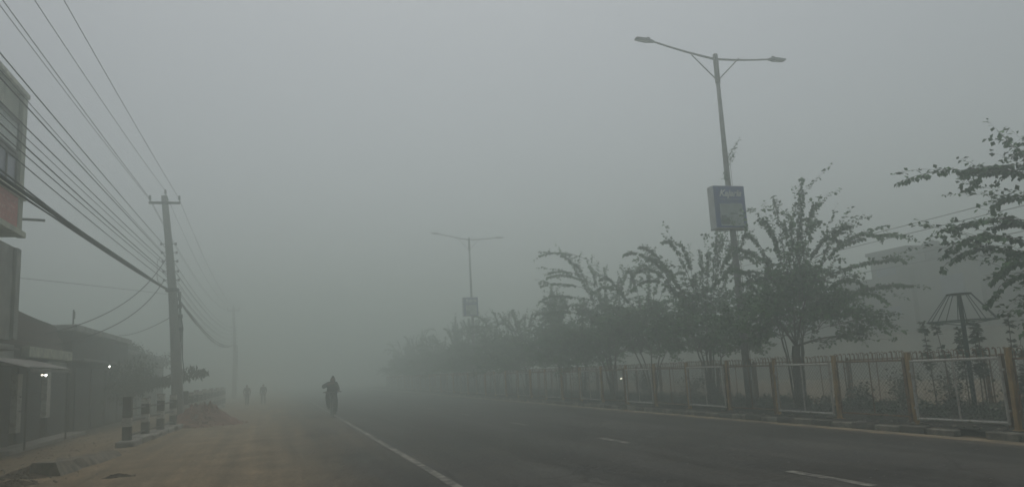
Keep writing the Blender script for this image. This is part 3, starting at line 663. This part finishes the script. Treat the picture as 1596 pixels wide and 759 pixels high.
# faint wires over the far carriageway
for i, (za, zb) in enumerate(((7.6, 7.3), (7.2, 6.9), (6.2, 6.0), (5.8, 5.6))):
    mb = MB(); span(mb, (27.5, -10, za), (27.5, 75, zb), .5, .02, 30); tag(mb.build('overhead_wire', M['cable_thin']), ['highest', 'second highest', 'third', 'lowest'][i] + ' faint wire beyond the far carriageway at upper right', 'wire', 'wires beyond the far carriageway')

# ---------------------------------------------------------------- buildings, left
def window(parent, x, y0, y1, z0, z1, m='glass', mull=2, fm='frame_dark'):
    w = MB(); t = .06
    w.box(x, y0, z0, x + t, y1, z0 + .06); w.box(x, y0, z1 - .06, x + t, y1, z1)
    for k in range(mull + 1):
        y = y0 + (y1 - y0 - .05) * k / mull; w.box(x + .002, y, z0 + .06, x + t - .003, y + .05, z1 - .06)
    f = w.build('window', M[fm], parent); MB().box(x + .005, y0 + .05, z0 + .06, x + .02, y1 - .05, z1 - .06).build('pane', M[m], f)
    return f
BA = empty('commercial_building', (0, 0, 0), label='pale grey green building with overhanging upper floor and red sign band at left edge', cat='building')
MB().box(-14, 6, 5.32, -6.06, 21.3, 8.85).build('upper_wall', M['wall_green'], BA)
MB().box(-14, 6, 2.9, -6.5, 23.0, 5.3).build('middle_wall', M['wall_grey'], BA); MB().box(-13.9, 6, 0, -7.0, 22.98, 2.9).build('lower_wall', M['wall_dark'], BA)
mb = MB(); mb.box(-14.05, 5.95, 8.86, -5.93, 21.36, 8.98, bev=.01); mb.box(-6.14, 6, 8.98, -6.04, 21.3, 9.0); mb.build('roof_edge', M['sign_pale'], BA)
MB().box(-6.055, 20.95, 5.5, -5.96, 21.28, 8.855).build('corner_pilaster', M['wall_green'], BA)
MB().box(-6.055, 6.1, 6.22, -5.90, 21.32, 6.34, bev=.01).build('ledge', M['sign_pale'], BA)
MB().box(-6.055, 6.1, 5.30, -5.88, 21.34, 5.44, bev=.01).build('ledge', M['sign_pale'], BA)
for k in range(6):
    y1 = 20.85 - k * 2.4
    window(BA, -6.05, y1 - 2.2, y1, 7.28, 8.1, 'sheet', 1); window(BA, -6.05, y1 - 2.2, y1, 6.36, 7.22, 'glass', 3)
mb = MB(); mb.box(-6.055, 14, 5.45, -5.97, 20.93, 6.215); sb = mb.build('sign_board', M['sign_red'], BA)
mb = MB(); q = random.Random(9)
M['sign_mark'] = mat('faded_sign_marks', (.62, .38, .34), .8, scale=8, col2=(.40, .14, .12), ramp=(.4, .6))
for r_, (z, h) in enumerate(((6.02, .05), (5.90, .05), (5.76, .08), (5.58, .05))):
    y = 19.0
    while y < 20.7:
        l = q.uniform(.05, .16); mb.box(-5.969, y, z, -5.966, y + l, z + h); y += l + q.uniform(.03, .07)
mb.build('faded_marks', M['sign_mark'], sb)['kind'] = 'stuff'
MB().tube([(-6.0, 21.33, 5.78), (-5.55, 21.6, 5.80)], .035, 6).build('bracket', M['dark_steel'], BA)
window(BA, -6.99, 18.2, 20.4, .1, 2.7, 'shutter', 1); MB().box(-6.5, 22.62, 2.92, -6.42, 22.98, 5.28).build('corner_column', M['wall_grey'], BA); MB().box(-6.995, 21.0, .1, -6.93, 22.6, 2.5).build('roller_shutter', M['shutter'], BA)
mb = MB(); mb.box(-7.0, 12, 2.62, -6.25, 22.6, 2.68); mb.build('canopy', M['tin'], BA)

BB = empty('shop_row', (0, 0, 0), label='low dark shop row with dark brick upper wall, white posts and pale awning', cat='building')
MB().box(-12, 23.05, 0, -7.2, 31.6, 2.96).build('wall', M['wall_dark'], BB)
mb = MB(); V = [(-7.35, 23.6), (-7.35, 31.0)]
# brick upper wall with ragged top, thick
tops = [(23.9, 2.97, 4.0), (24.6, 2.97, 4.0), (25.4, 2.97, 4.02), (26.8, 2.97, 3.93), (28.2, 2.97, 3.86), (29.6, 2.97, 3.82), (30.4, 2.97, 3.76), (30.7, 2.97, 3.45), (31.3, 2.97, 3.35)]
for x in (-7.3, -7.55):
    for y, a, b in tops: mb.v += [(x, y, a), (x, y, b)]
n = len(tops)
for i in range(n - 1):
    a, b = 2 * i, 2 * i + 2; o = 2 * n
    mb.f += [(a, b, b + 1, a + 1), (o + a + 1, o + b + 1, o + b, o + a), (a + 1, b + 1, o + b + 1, o + a + 1)]
mb.f += [(0, 1, 2 * n + 1, 2 * n), (2 * n - 2, 4 * n - 2, 4 * n - 1, 2 * n - 1)]; mb.mi = [0] * len(mb.f)
mb.build('brick_parapet', M['brick'], BB)
mb = MB(); mb.box(-7.2, 26.2, 2.62, -6.98, 31.3, 2.92, bev=.01); mb.build('fascia', M['sign_pale'], BB)
mb = MB()
for k in range(17):      # corrugated awning
    y = 23.1 + k * .25; mb.add([(-7.19, y, 2.52), (-7.19, y + .25, 2.52), (-6.15, y + .25, 2.20), (-6.15, y, 2.20), (-7.19, y + .125, 2.56), (-6.15, y + .125, 2.24), (-7.19, y, 2.50), (-6.15, y, 2.18), (-7.19, y + .25, 2.50), (-6.15, y + .25, 2.18)], [(0, 4, 5, 3), (4, 1, 2, 5), (6, 7, 9, 8)])
mb.box(-6.16, 23.1, 2.1, -6.12, 27.4, 2.17); mb.build('awning', M['tin'], BB)
for y, z0, z1 in ((25.4, .45, 2.1), (28.4, .75, 2.5)):
    MB().box(-7.195, y, z0, -7.02, y + .42, z1, bev=.01).build('white_column', M['white_paint'], BB)
for y0, y1 in ((23.3, 25.2), (25.9, 28.2), (29.0, 31.2)):
    f = MB().box(-7.195, y0, .12, -7.14, y1, 2.3).build('roller_shutter', M['shutter'], BB)
MB().box(-7.9, 23.1, 0, -6.5, 31.5, .12, bev=.02).build('step', M['concrete'], BB)
for z in (1.05, 1.45): MB().tube([(-6.95, 25.4, z), (-6.9, 27.1, z + .02)], .022, 6).build('rail', M['dark_steel'], BB)
for y in (23.2, 27.3): MB().tube([(-6.2, y, .1), (-6.2, y, 2.12)], .025, 6).build('awning_pole', M['dark_steel'], BB)
for y0, y1, z1 in ((23.3, 25.3, 2.95), (28.9, 31.2, 2.58)): MB().box(-7.19, y0, 2.34, -7.13, y1, z1 - .03, bev=.01).build('fascia_board', M['wall_grey'], BB)
BC = empty('low_block', (0, 0, 0), label='grey flat roofed low block standing in fog beyond the shop row', cat='building')
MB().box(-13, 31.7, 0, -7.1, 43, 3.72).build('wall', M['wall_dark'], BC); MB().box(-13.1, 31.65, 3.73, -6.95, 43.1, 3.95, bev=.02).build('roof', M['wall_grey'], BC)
for k in range(4):
    MB().box(-7.095, 32.2 + k * 2.7, .1, -7.04, 34.4 + k * 2.7, 2.4).build('roller_shutter', M['shutter'], BC)
MB().box(-7.095, 31.8, 2.62, -6.7, 42.8, 2.7).build('canopy', M['tin'], BC)
rp = empty('roof_post', (-7.6, 34, 3.95), label='short post with a small plate on the low block roof', cat='post')
MB().tube([(0, 0, 0), (0, 0, .75)], .03, 6).build('pole', M['dark_steel'], rp); MB().box(-.02, -.02, .4, .02, .2, .68).build('plate', M['dark_steel'], rp)
BD = empty('low_block', (0, 0, 0), label='faint single storey block furthest along the left side in fog', cat='building')
MB().box(-13, 44, 0, -7.6, 60, 3.4).build('wall', M['wall_dark'], BD); MB().box(-13.1, 43.9, 3.4, -7.4, 60.1, 3.55).build('roof', M['wall_grey'], BD)
for k in range(4): MB().box(-7.595, 45 + k * 3.6, .1, -7.5, 47.6 + k * 3.6, 2.4).build('roller_shutter', M['shutter'], BD)
def bulbs(loc, offs, label):
    root = empty('shop_lamp', loc, 0, label=label, cat='lamp', group='lit lamps under the shop eaves')
    for k, (dy, r, m) in enumerate(offs):
        h = MB().tube([(0, dy, r * .8), (0, dy, .16)], .012, 5).build('holder', M['dark_steel'], root)
        s = MB(); s.lathe([(r * .25, -r), (r * .8, -r * .6), (r, 0), (r * .8, r * .6), (r * .3, r)], (0, dy, 0), 12); s.build('bulb', M[m], root, True)
bulbs((-6.35, 25.5, 2.03), ((0, .032, 'bulb'), (-.42, .020, 'bulb_dim'), (-.30, .018, 'bulb_dim')), 'two lit bulbs hanging below the pale shop awning')
bulbs((-6.8, 36.9, 2.50), ((0, .038, 'bulb'),), 'single lit bulb on the low block beyond the shops')
# far light seen through the median
rt = empty('far_headlight', (17.5, 38, .12), label='small warm light glowing low behind the median trees', cat='headlamp')
# small parked rickshaw-like vehicle is lost in fog: only its lamp on a short bracket shows
bulbpos = (0, 0, .55)
s = MB(); s.lathe([(.02, -.04), (.04, -.02), (.05, .02), (.03, .04)], bulbpos, 12); s.build('bulb', M['bulb_dim'], rt, True)
MB().tube([(0, 0, -.12), (0, 0, .49)], .02, 6).build('bracket', M['dark_steel'], rt)

# ---------------------------------------------------------------- buildings, far right
def far_block(x0, y0, x1, y1, h, m, label, seed, storeys, extra=None):
    r = empty('far_building', (0, 0, 0), label=label, cat='building', group='buildings beyond the far carriageway')
    MB().box(x0, y0, 0, x1, y1, h).build('wall', M[m], r); MB().box(x0 - .15, y0 - .15, h, x1 + .15, y1 + .15, h + .2).build('parapet', M['far_wall'], r)
    q = random.Random(seed); sh = h / storeys
    for s_ in range(storeys):
        y = y0 + .9
        while y < y1 - 1.8:
            MB().box(x0 - .03, y, s_ * sh + 1, x0 + .02, y + 1.4, s_ * sh + sh - .7).build('window', M['glass'], r); y += 3.1
    return r
far_block(32, 32.5, 38, 35.2, 6.6, 'far_wall', 'tallest grey block in fog behind the thick trunked tree', 1, 3)
far_block(32.1, 28.4, 37.5, 32.3, 5.65, 'far_wall', 'middle height block in fog behind the conical plant frame', 2, 2)
far_block(32, 14, 39, 28.1, 4.4, 'far_wall', 'long low block in fog behind the right edge branches', 2, 2)
far_block(32.4, 35.5, 38, 39.0, 5.2, 'far_wall', 'grey block lower than the tallest one and just left of it in fog', 4, 2)
far_block(33, 41, 41, 70, 3.9, 'far_wall', 'faint low block in fog behind the median trees', 3, 2)
tk = empty('water_tank', (32.8, 31.6, 5.85), label='dark rooftop water tank on the middle height far block', cat='water tank')
MB().lathe([(.38, 0), (.40, .05), (.40, .95), (.36, 1.0), (.2, 1.02)], (0, 0, 0), 16).build('tank', M['dark_steel'], tk, True); MB().lathe([(.15, 1.02), (.15, 1.08)], (0, 0, 0), 10).build('lid', M['dark_steel'], tk)
bw = empty('boundary_wall', (0, 0, 0), label='pale boundary wall beyond the far carriageway', cat='wall')
MB().box(28.5, 5, 0, 28.75, 70, 2.1).build('wall', M['far_wall_pale'], bw); MB().box(28.42, 5, 2.1, 28.83, 70, 2.2).build('coping', M['concrete'], bw)

# ---------------------------------------------------------------- left roadside
KB = MB()
for i in range(24):
    q = random.Random(i); y = 22.9 + i * 1.35
    if 31.9 < y < 33.4: continue
    ox = .05 * max(0, min(y - 23.4, 7)); KB.box(-4.06 + ox + q.uniform(-.03, .03), y, -.02, -3.58 + ox + q.uniform(-.03, .03), y + 1.3, .16 + q.uniform(-.03, .03), mi=0, bev=.03)
o = KB.build('kerb', M['concrete']); o['kind'] = 'structure'
def guard(loc, n, label, step=2.3):
    root = empty('guard_rail', loc, 0, label=label, cat='guard rail', group='black and white concrete guard rails on the left kerb')
    for i in range(n):
        q = random.Random(i + 77); mb = MB(); hs = [0, .38, .62, .95, 1.16, 1.17] if i % 2 == 0 else [0, .38, .62, .92, 1.08, 1.09]
        w_ = .105
        for k in range(5): mb.box(-w_ + (.0), i * step - w_, hs[k], w_, i * step + w_, hs[k + 1] - (.0), mi=(0 if (k == 3 and i == 0) else k % 2), bev=0)
        # separate stacked colour bands share planes edge to edge only
        o = mb.build('post', [M['black_paint'], M['white_paint']], root); o.rotation_euler = (0, q.gauss(0, .015), 0)
        if i < n - 1:
            for z in (.14, .52, .84):
                MB().tube([(0, i * step + w_, z), (0, (i + 1) * step - w_, z)], .026, 8).build('rail', M['dark_steel'], root)
    return root
guard((-3.84, 23.4, .13), 4, 'nearest black and white banded post and rail barrier before the leaning pole').rotation_euler = (0, 0, -.05)
guard((-3.6, 35.2, .13), 12, 'fogged banded post and rail barrier running on past the leaning pole')
# mounds
def mound(name, loc, rx, ry, h, m, label, cat, seed, rocks, rr, rz=0):
    q = np.random.RandomState(seed); nr_, na = 16, 40; mb = MB(); mb.v.append((0, 0, h))
    for i in range(1, nr_ + 1):
        f = i / nr_
        for k in range(na):
            a = 2 * PI * k / na; e = 1 + .16 * math.sin(3 * a + seed) + .09 * math.sin(7 * a + seed * 2)
            z = h * (math.cos(f * PI) * .5 + .5) ** .8 * (1 + .15 * q.randn() * (f < .95)) + .02 * q.randn() * (f < .95) * (1 if h > .3 else .5)
            mb.v.append((rx * f * e * math.cos(a), ry * f * e * math.sin(a), z if f < 1 else -.02))
    mb.f += [(0, 1 + k, 1 + (k + 1) % na) for k in range(na)]
    for i in range(nr_ - 1):
        for k in range(na): a = 1 + i * na + k; b = 1 + i * na + (k + 1) % na; mb.f.append((a, a + na, b + na, b))
    mb.mi = [0] * len(mb.f)
    pts = []
    for i in range(rocks):
        a = q.uniform(0, 6.28); f = math.sqrt(q.uniform(0, 1.15)); z = h * (math.cos(min(f, 1) * PI) * .5 + .5)
        pts.append((rx * f * math.cos(a), ry * f * math.sin(a), z + .01, q.uniform(.3, 1) * rr))
    scatter_rocks(mb, pts)
    o = mb.build(name, m, None, False, loc); o.rotation_euler = (0, 0, rz); return tag(o, label, cat)
mound('rubble_pile', (-2.7, 32.3, 0), 1.55, 1.8, .70, M['rubble_red'], 'reddish brown pile of broken brick at the foot of the leaning pole', 'rubble pile', 3, 240, .09)
mound('earth_heap', (-4.35, 17.2, 0), .62, .85, .16, M['earth'], 'low dark heap of earth and rubbish left of the broken kerb slab', 'earth heap', 5, 120, .05)
mound('earth_heap', (-3.75, 32.1, 0), .5, .8, .22, M['concrete'], 'small heap of broken concrete at the base of the leaning pole', 'earth heap', 6, 50, .1)
mound('earth_heap', (-4.25, 15.35, 0), .4, .3, .08, M['earth'], 'small dark clod of earth at the bottom left corner', 'earth heap', 8, 40, .04)
mb = MB()      # broken slab: wedge of lifted concrete
q = random.Random(3); n = 9; V = []
for i in range(n + 1):
    f = i / n; x = -3.95 + .35 * f; y = 16.5 + 3.9 * f; j = q.uniform(-.05, .05); h = .25 * (1 - .55 * f) + q.uniform(-.02, .02)
    V += [(x - .42 * (1 - .4 * f) + j, y + .18, -.03), (x - .34 * (1 - .4 * f) + j, y + .15, h), (x + .06, y, h - .01), (x + .20 + j, y - .05, -.03)]
F = [(0, 1, 2, 3), (4 * n + 3, 4 * n + 2, 4 * n + 1, 4 * n)]
for i in range(n):
    for k in range(4): F.append((i * 4 + k, (i + 1) * 4 + k, (i + 1) * 4 + (k + 1) % 4, i * 4 + (k + 1) % 4))
M['slab'] = mat('weathered_slab', (.21, .18, .14), .95, scale=5, col2=(.07, .06, .05), bump=.5)
tag(mb.add(V, F).build('kerb_slab', M['slab']), 'broken concrete kerb slab lying on the sandy roadside', 'concrete slab')
mound('sack_scrap', (-2.63, 15.3, .0), .28, .12, .05, M['earth'], 'flat dark scrap lying alone on the sand by the road', 'scrap', 9, 6, .05)
mb = MB(); q = random.Random(12)
for i in range(14):
    x = q.uniform(-5.8, -4.2); y = q.uniform(16.2, 18.4); a = q.gauss(1.9, .5); l = q.uniform(.15, .6)
    mb.tube([(x, y, .03), (x + l * .5 * math.cos(a), y + l * .5 * math.sin(a), .06), (x + l * math.cos(a), y + l * math.sin(a), .03)], .010, 4)
tag(mb.build('fallen_twigs', M['twig']), 'thin dry twigs strewn around the dark earth heap', 'twigs', kind='stuff')
mb = MB(); pts = []; q = random.Random(14)
for i in range(700): pts.append((q.choice((q.gauss(-4.6, .7), q.uniform(-7, -3), q.gauss(-6.2, .4))), 14 + 30 * q.random() ** 1.3, .006, q.uniform(.008, .035)))
scatter_rocks(mb, pts); tag(mb.build('roadside_gravel', M['stone']), 'scattered grit and small stones on the sandy verge', 'gravel', kind='stuff')
mb = MB(); pts = []
for i in range(160): pts.append((q.uniform(2.5, 10.4), 6.8 + 22 * q.random() ** 1.3, .006, q.uniform(.006, .017)))
scatter_rocks(mb, pts); tag(mb.build('road_grit', M['stone']), 'small pale bits of grit lying on the dark carriageway', 'grit', kind='stuff')

# trees, left: blurred crown beyond the block and a drooping branch by the pole
def leafy_tree(loc, seed, h, r, label, branch=None, mt='leaf_dark', n=8500, ll=.2):
    q = random.Random(seed); root = empty('roadside_tree', loc, 0, label=label, cat='tree'); tr = MB(); cr = MB()
    tr.tube(bez(Vector((0, 0, -.02)), Vector((.1, 0, h * .3)), Vector((0, .1, h * .55)), 8), [.14 - .008 * i for i in range(9)], 8)
    cl = []
    for i in range(16):
        a = q.uniform(0, 6.28); R = r * q.uniform(.3, .95); t = Vector((R * math.cos(a), R * math.sin(a), h * q.uniform(.5, .95)))
        tr.tube(bez(Vector((0, .05, h * .45)), Vector((t.x * .4, t.y * .4, t.z * .9)), t, 6), [.05 - .006 * k for k in range(7)], 5); cl.append(t)
    for i in range(n):
        c = q.choice(cl); p = c + Vector((q.gauss(0, .3), q.gauss(0, .3), q.gauss(0, .24))); leaf(cr, p, Vector((q.gauss(0, .7), q.gauss(0, .7), q.gauss(-.6, .5))), ll * q.uniform(.6, 1.2), q, .25)
    if branch:
        for (tx, ty, tz, nn) in branch:
            t = Vector((tx, ty, tz)); pts = bez(Vector((0, 0, h * .4)), t * .5 + Vector((0, 0, h * .32)), t, 12); tr.tube(pts, [.05 - .0035 * k for k in range(13)], 5)
            for k in range(nn):
                f = q.uniform(.45, 1); i = min(int(f * 12), 11); p = pts[i].lerp(pts[i + 1], f * 12 - i) + Vector((q.gauss(0, .10), q.gauss(0, .16), q.gauss(-.06, .06)))
                leaf(cr, p, Vector((q.gauss(0, .35), q.gauss(0, .35), -1)), .26 * q.uniform(.6, 1.2), q, .16)
    tr.build('trunk', M['bark'], root, True); cr.build('crown', M[mt], root)
leafy_tree((-8.3, 48.5, 0), 3, 4.0, 1.1, 'dark rounded tree in fog rising behind the low block')
leafy_tree((-6.2, 37.2, 0), 4, 2.6, .9, 'low dark tree with a long drooping branch passing behind the leaning pole', branch=[(3.35, -1.6, 2.2, 240), (2.9, -1.2, 2.35, 130), (1.7, -1.3, 1.95, 260), (1.3, -1.6, 2.1, 120)], n=1500)
leafy_tree((-7.6, 52, 0), 6, 3.6, 1.6, 'faint low tree furthest along the left side in fog', n=2500)

# ---------------------------------------------------------------- people
def skin_mesh(name, V, E, Rr, m, lv=2, root_i=0):
    me = bpy.data.meshes.new(name); me.from_pydata([tuple(v) for v in V], E, []); o = bpy.data.objects.new(name, me); COL.objects.link(o)
    sk = o.modifiers.new('s', 'SKIN'); sk.use_smooth_shade = True
    for i, r in enumerate(Rr): me.skin_vertices[0].data[i].radius = (r, r) if not hasattr(r, '__len__') else r
    me.skin_vertices[0].data[root_i].use_root = True
    sb = o.modifiers.new('u', 'SUBSURF'); sb.levels = lv; sb.render_levels = lv
    dg = bpy.context.evaluated_depsgraph_get(); dg.update()
    out = bpy.data.meshes.new_from_object(o.evaluated_get(dg)); bpy.data.objects.remove(o); out.materials.clear(); out.materials.append(m)
    return out
def person(loc, rz, label, J, jacket, trousers, hood=False, group=None, fat=1.0):
    """J: joints of the pose. One continuous skinned body; jacket, trousers, hair or hood as children."""
    root = empty('person', loc, rz, label=label, cat='person', group=group)
    V = []; E = []; Rr = []
    def v(p, r, par=None):
        V.append(Vector(p)); Rr.append(r)
        if par is not None: E.append((par, len(V) - 1))
        return len(V) - 1
    pel = v(J['pel'], .125); sp = v(J['sp'], .12, pel); ch = v(J['ch'], .135, sp); nk = v(J['nk'], .055, ch)
    hb = v(J['hd'] - J['up'] * .045 + J['fw'] * .015, .068, nk); hc = v(J['hd'] + J['up'] * .02, .088, hb); ht = v(J['hd'] + J['up'] * .085, .066, hc)
    for s in 'RL':
        sh = v(J['sh' + s], .060, ch); el = v(J['el' + s], .043, sh); wr = v(J['wr' + s], .030, el)
        d = (J['ha' + s] - J['wr' + s]).normalized(); pm = v(J['wr' + s] + d * .055, .034, wr)
        side = d.cross(J['fw']);
        if side.length < .2: side = d.cross(Vector((1, 0, 0)))
        side.normalize()
        for k, L in enumerate((.06, .075, .08, .07)):
            b = J['wr' + s] + d * .085 + side * (k - 1.5) * .02; f1 = v(b, .0095, pm); f2 = v(b + d * L * .55 - J['fw'] * 0 + side.cross(d) * .012, .0085, f1); v(b + d * L + side.cross(d) * .035, .007, f2)
        t1 = v(J['wr' + s] + d * .035 - side * .035, .011, pm); v(J['wr' + s] + d * .075 - side * .052, .009, t1)
        hp = v(J['hp' + s], .088, pel); kn = v(J['kn' + s], .058, hp); an = v(J['an' + s], .038, kn); v(J['to' + s], .034, an)
    body = link('body', skin_mesh('body', V, E, Rr, M['skin']), root)
    # face: nose, eyes, mouth, ears
    f = MB(); H = J['hd']; fw = J['fw']; up = J['up']; rt = fw.cross(up).normalized()
    for sx in (-1, 1):
        f.obox(H + fw * .083 + up * .02 + rt * sx * .032, rt * .012, up * .006, fw * .006, 1); f.obox(H + up * .005 + rt * sx * .088, rt * .008, up * .028, fw * .016, 0)
    f.obox(H + fw * .096 - up * .012, rt * .011, up * .022, fw * .012, 0); f.obox(H + fw * .082 - up * .055, rt * .024, up * .005, fw * .005, 1)
    f.build('face', [M['skin'], M['hair']], body)
    # hair / hood
    V2 = [H - up * .02 - fw * .03, H + up * .045 - fw * .022, H + up * .115 - fw * .01]; 
    if hood: hm = skin_mesh('hood', [J['nk'] - fw * .02, V2[0] - fw * .01, V2[1] - fw * .008, H + up * .17 - fw * .03], [(0, 1), (1, 2), (2, 3)], [.10, .118, .092, .022], jacket); link('hood', hm, root)
    else: hm = skin_mesh('hair', V2, [(0, 1), (1, 2)], [.086, .095, .05], M['hair']); link('hair', hm, body)
    # jacket
    V3 = [J['pel'] + Vector((0, 0, .0)), J['sp'], J['ch'], J['nk'] - up * .02]; E3 = [(0, 1), (1, 2), (2, 3)]; R3 = [(.165 * fat, .135 * fat), (.155 * fat, .135 * fat), (.17 * fat, .14 * fat), .075 * fat]
    for s in 'RL':
        i = len(V3); V3 += [J['sh' + s], J['el' + s], J['wr' + s]]; E3 += [(2, i), (i, i + 1), (i + 1, i + 2)]; R3 += [.082 * fat, .062 * fat, .046 * fat]
    link('jacket', skin_mesh('jacket', V3, E3, R3, jacket), root)
    V4 = [J['pel'] - Vector((0, 0, .02))]; E4 = []; R4 = [.14]
    for s in 'RL':
        i = len(V4); V4 += [J['hp' + s], J['kn' + s], J['an' + s]]; E4 += [(0, i), (i, i + 1), (i + 1, i + 2)]; R4 += [.108 * fat, .078 * fat, .058 * fat]
    link('trousers', skin_mesh('trousers', V4, E4, R4, trousers), root)
    for s in 'RL':
        a = J['an' + s]; t = J['to' + s]; link('shoe', skin_mesh('shoe', [a - (t - a) * .25 - Vector((0, 0, .02)), a.lerp(t, .4) - Vector((0, 0, .012)), t + (t - a) * .15], [(0, 1), (1, 2)], [.045, .05, .038], M['rubber']), root)
    return root
VV = Vector
Jc = dict(pel=VV((0, .22, .93)), sp=VV((.01, .12, 1.06)), ch=VV((.02, -.02, 1.21)), nk=VV((.03, -.10, 1.33)), hd=VV((.04, -.15, 1.43)), up=VV((.05, -.12, 1)).normalized(), fw=VV((-.05, -1, -.12)).normalized(),
          shR=VV((-.15, -.04, 1.27)), elR=VV((-.36, -.16, 1.17)), wrR=VV((-.16, -.31, 1.25)), haR=VV((-.04, -.33, 1.33)),
          shL=VV((.17, -.02, 1.26)), elL=VV((.245, .0, 1.05)), wrL=VV((.22, -.24, .99)), haL=VV((.24, -.34, .97)),
          hpR=VV((-.10, .2, .88)), knR=VV((-.17, -.20, .74)), anR=VV((-.13, -.02, .38)), toR=VV((-.14, -.17, .34)),
          hpL=VV((.10, .2, .88)), knL=VV((.14, -.06, .54)), anL=VV((.13, .08, .16)), toL=VV((.13, -.08, .12)))
person((2.12, 31.9, .004), 0, 'hooded cyclist in dark jacket facing the viewer with one elbow raised', Jc, M['jacket'], M['trousers'], True, fat=1.3)
# bicycle
bk = empty('bicycle', (2.12, 31.9, .004), label='black roadster bicycle ridden towards the viewer along the edge line', cat='bicycle')
def wheel(y):
    R = .33; t = MB(); n = 36
    ang = [2 * PI * k / n for k in range(n + 1)]
    t.tube([(0, y + R * math.cos(a), R + .004 + R * 0 + R * math.sin(a) * .97 + .0) for a in ang], .019, 8); wh = t.build('wheel', M['rubber'], bk, True)
    r = MB(); r.tube([(0, y + .305 * math.cos(a), R + .004 + .297 * math.sin(a)) for a in ang], .011, 6); r.build('rim', M['steel'], wh, True)
    s = MB()
    for k in range(18): a = 2 * PI * k / 18; s.tube([(.02 * (-1) ** k, y, R + .004), (0, y + .3 * math.cos(a), R + .004 + .295 * math.sin(a))], .0018, 3)
    s.tube([(-.04, y, R + .004), (.04, y, R + .004)], .02, 8); s.build('spokes', M['steel'], wh)
    g = MB(); g.tube([(0, y + .36 * math.cos(a), R + .36 * math.sin(a)) for a in [PI * (0.05 + .9 * k / 14) for k in range(15)]], .024, 6); g.build('mudguard', M['dark_steel'], bk, True)
wheel(-.56); wheel(.52)
f = MB(); BBk = (0, .02, .29); HT = (0, -.36, .86); HBt = (0, -.40, .66); ST = (0, .20, .78)
for a, b, r in ((HT, ST, .014), (HBt, BBk, .017), (ST, BBk, .016), (HT, HBt, .019)): f.tube([a, b], r, 8)
for s in (-1, 1): f.tube([(s * .05, .52, .334), (s * .02, .02, .29)], .010, 6); f.tube([(s * .05, .52, .334), (s * .015, .2, .76)], .009, 6)
f.build('frame', M['jacket'], bk, True)
f = MB()
for s in (-1, 1): f.tube([(s * .05, -.56, .334), (s * .045, -.46, .66), (0, -.40, .69)], .011, 6)
f.build('fork', M['dark_steel'], bk, True)
hb = MB(); hb.tube([(0, -.36, .86), (0, -.38, .95)], .012, 6); hb.tube([(-.33, -.26, .965), (-.24, -.32, .97), (-.08, -.39, .96), (.08, -.39, .96), (.24, -.32, .97), (.31, -.26, .965)], .012, 8); hb = hb.build('handlebar', M['steel'], bk, True)
for s in (-1, 1): MB().tube([(s * .34, -.22, .963), (s * .27, -.30, .968)], .019, 8).build('grip', M['rubber'], hb, True)
sd_ = MB(); sd_.tube([(0, .08, .86), (0, .2, .865), (0, .33, .875)], [.03, .07, .10], 10); sd_.tube([(0, .2, .78), (0, .22, .85)], .012, 6); sd_.build('saddle', M['rubber'], bk, True)
cr_ = MB(); cr_.tube([(-.08, .02, .29), (.08, .02, .29)], .015, 6); cr_.tube([(.08, .02, .29), (.08, .03, .125)], .009, 5); cr_.tube([(-.08, .02, .29), (-.08, -.1, .37)], .009, 5); cr_.build('crank', M['steel'], bk)
for (x, y, z) in ((.13, .0, .115), (-.13, -.10, .355)): MB().box(x - .045, y - .04, z - .01, x + .045, y + .04, z + .008).build('pedal', M['rubber'], bk)
def Jw(ph, sway=1):
    s = ph
    return dict(pel=VV((0, 0, .95)), sp=VV((0, 0, 1.10)), ch=VV((0, -.01, 1.30)), nk=VV((0, -.02, 1.47)), hd=VV((0, -.04, 1.575)), up=VV((0, -.02, 1)).normalized(), fw=VV((0, -1, 0)),
                shR=VV((-.19, 0, 1.40)), elR=VV((-.25, .10 * s, 1.14)), wrR=VV((-.24, .02 - .05 * s, .92)), haR=VV((-.24, -.02, .82)), shL=VV((.19, 0, 1.40)), elL=VV((.26, -.06 * s, 1.14)), wrL=VV((.22, -.18 * s, .94)), haL=VV((.2, -.24 * s, .84)),
                hpR=VV((-.10, 0, .90)), knR=VV((-.11, -.14 * s, .50)), anR=VV((-.11, -.20 * s, .09)), toR=VV((-.12, -.34 * s if s > 0 else .05, .05)), hpL=VV((.10, 0, .90)), knL=VV((.11, .02 * s, .50)), anL=VV((.11, .24 * s, .12)), toL=VV((.12, .24 * s - .13, .05)))
wk1 = person((-1.85, 55.3, .004), .15, 'left one of two fogged pedestrians walking far down the road', Jw(1), M['jacket_brown'], M['trousers'], True, 'distant pedestrians')
wk2 = person((-.82, 56.0, .004), -.1, 'right one of two fogged pedestrians walking far down the road', Jw(.8), M['jacket'], M['trousers_grey'], False, 'distant pedestrians')

wk1.scale = (.8,) * 3; wk2.scale = (.8,) * 3
# ---------------------------------------------------------------- haze
hz = MB().box(-250, -250, -1, 250, 250, 12.5)
hm = bpy.data.materials.new('haze'); hm.use_nodes = True; t = hm.node_tree; t.nodes.clear()
pv = t.nodes.new('ShaderNodeVolumePrincipled'); pv.inputs['Color'].default_value = (.860, .930, .888, 1); pv.inputs['Density'].default_value = .029; pv.inputs['Anisotropy'].default_value = .75
ou = t.nodes.new('ShaderNodeOutputMaterial'); t.links.new(pv.outputs[0], ou.inputs['Volume'])
o = hz.build('haze', hm); o['kind'] = 'stuff'; o['label'] = 'thick pale grey fog filling the whole street'; o['category'] = 'fog'
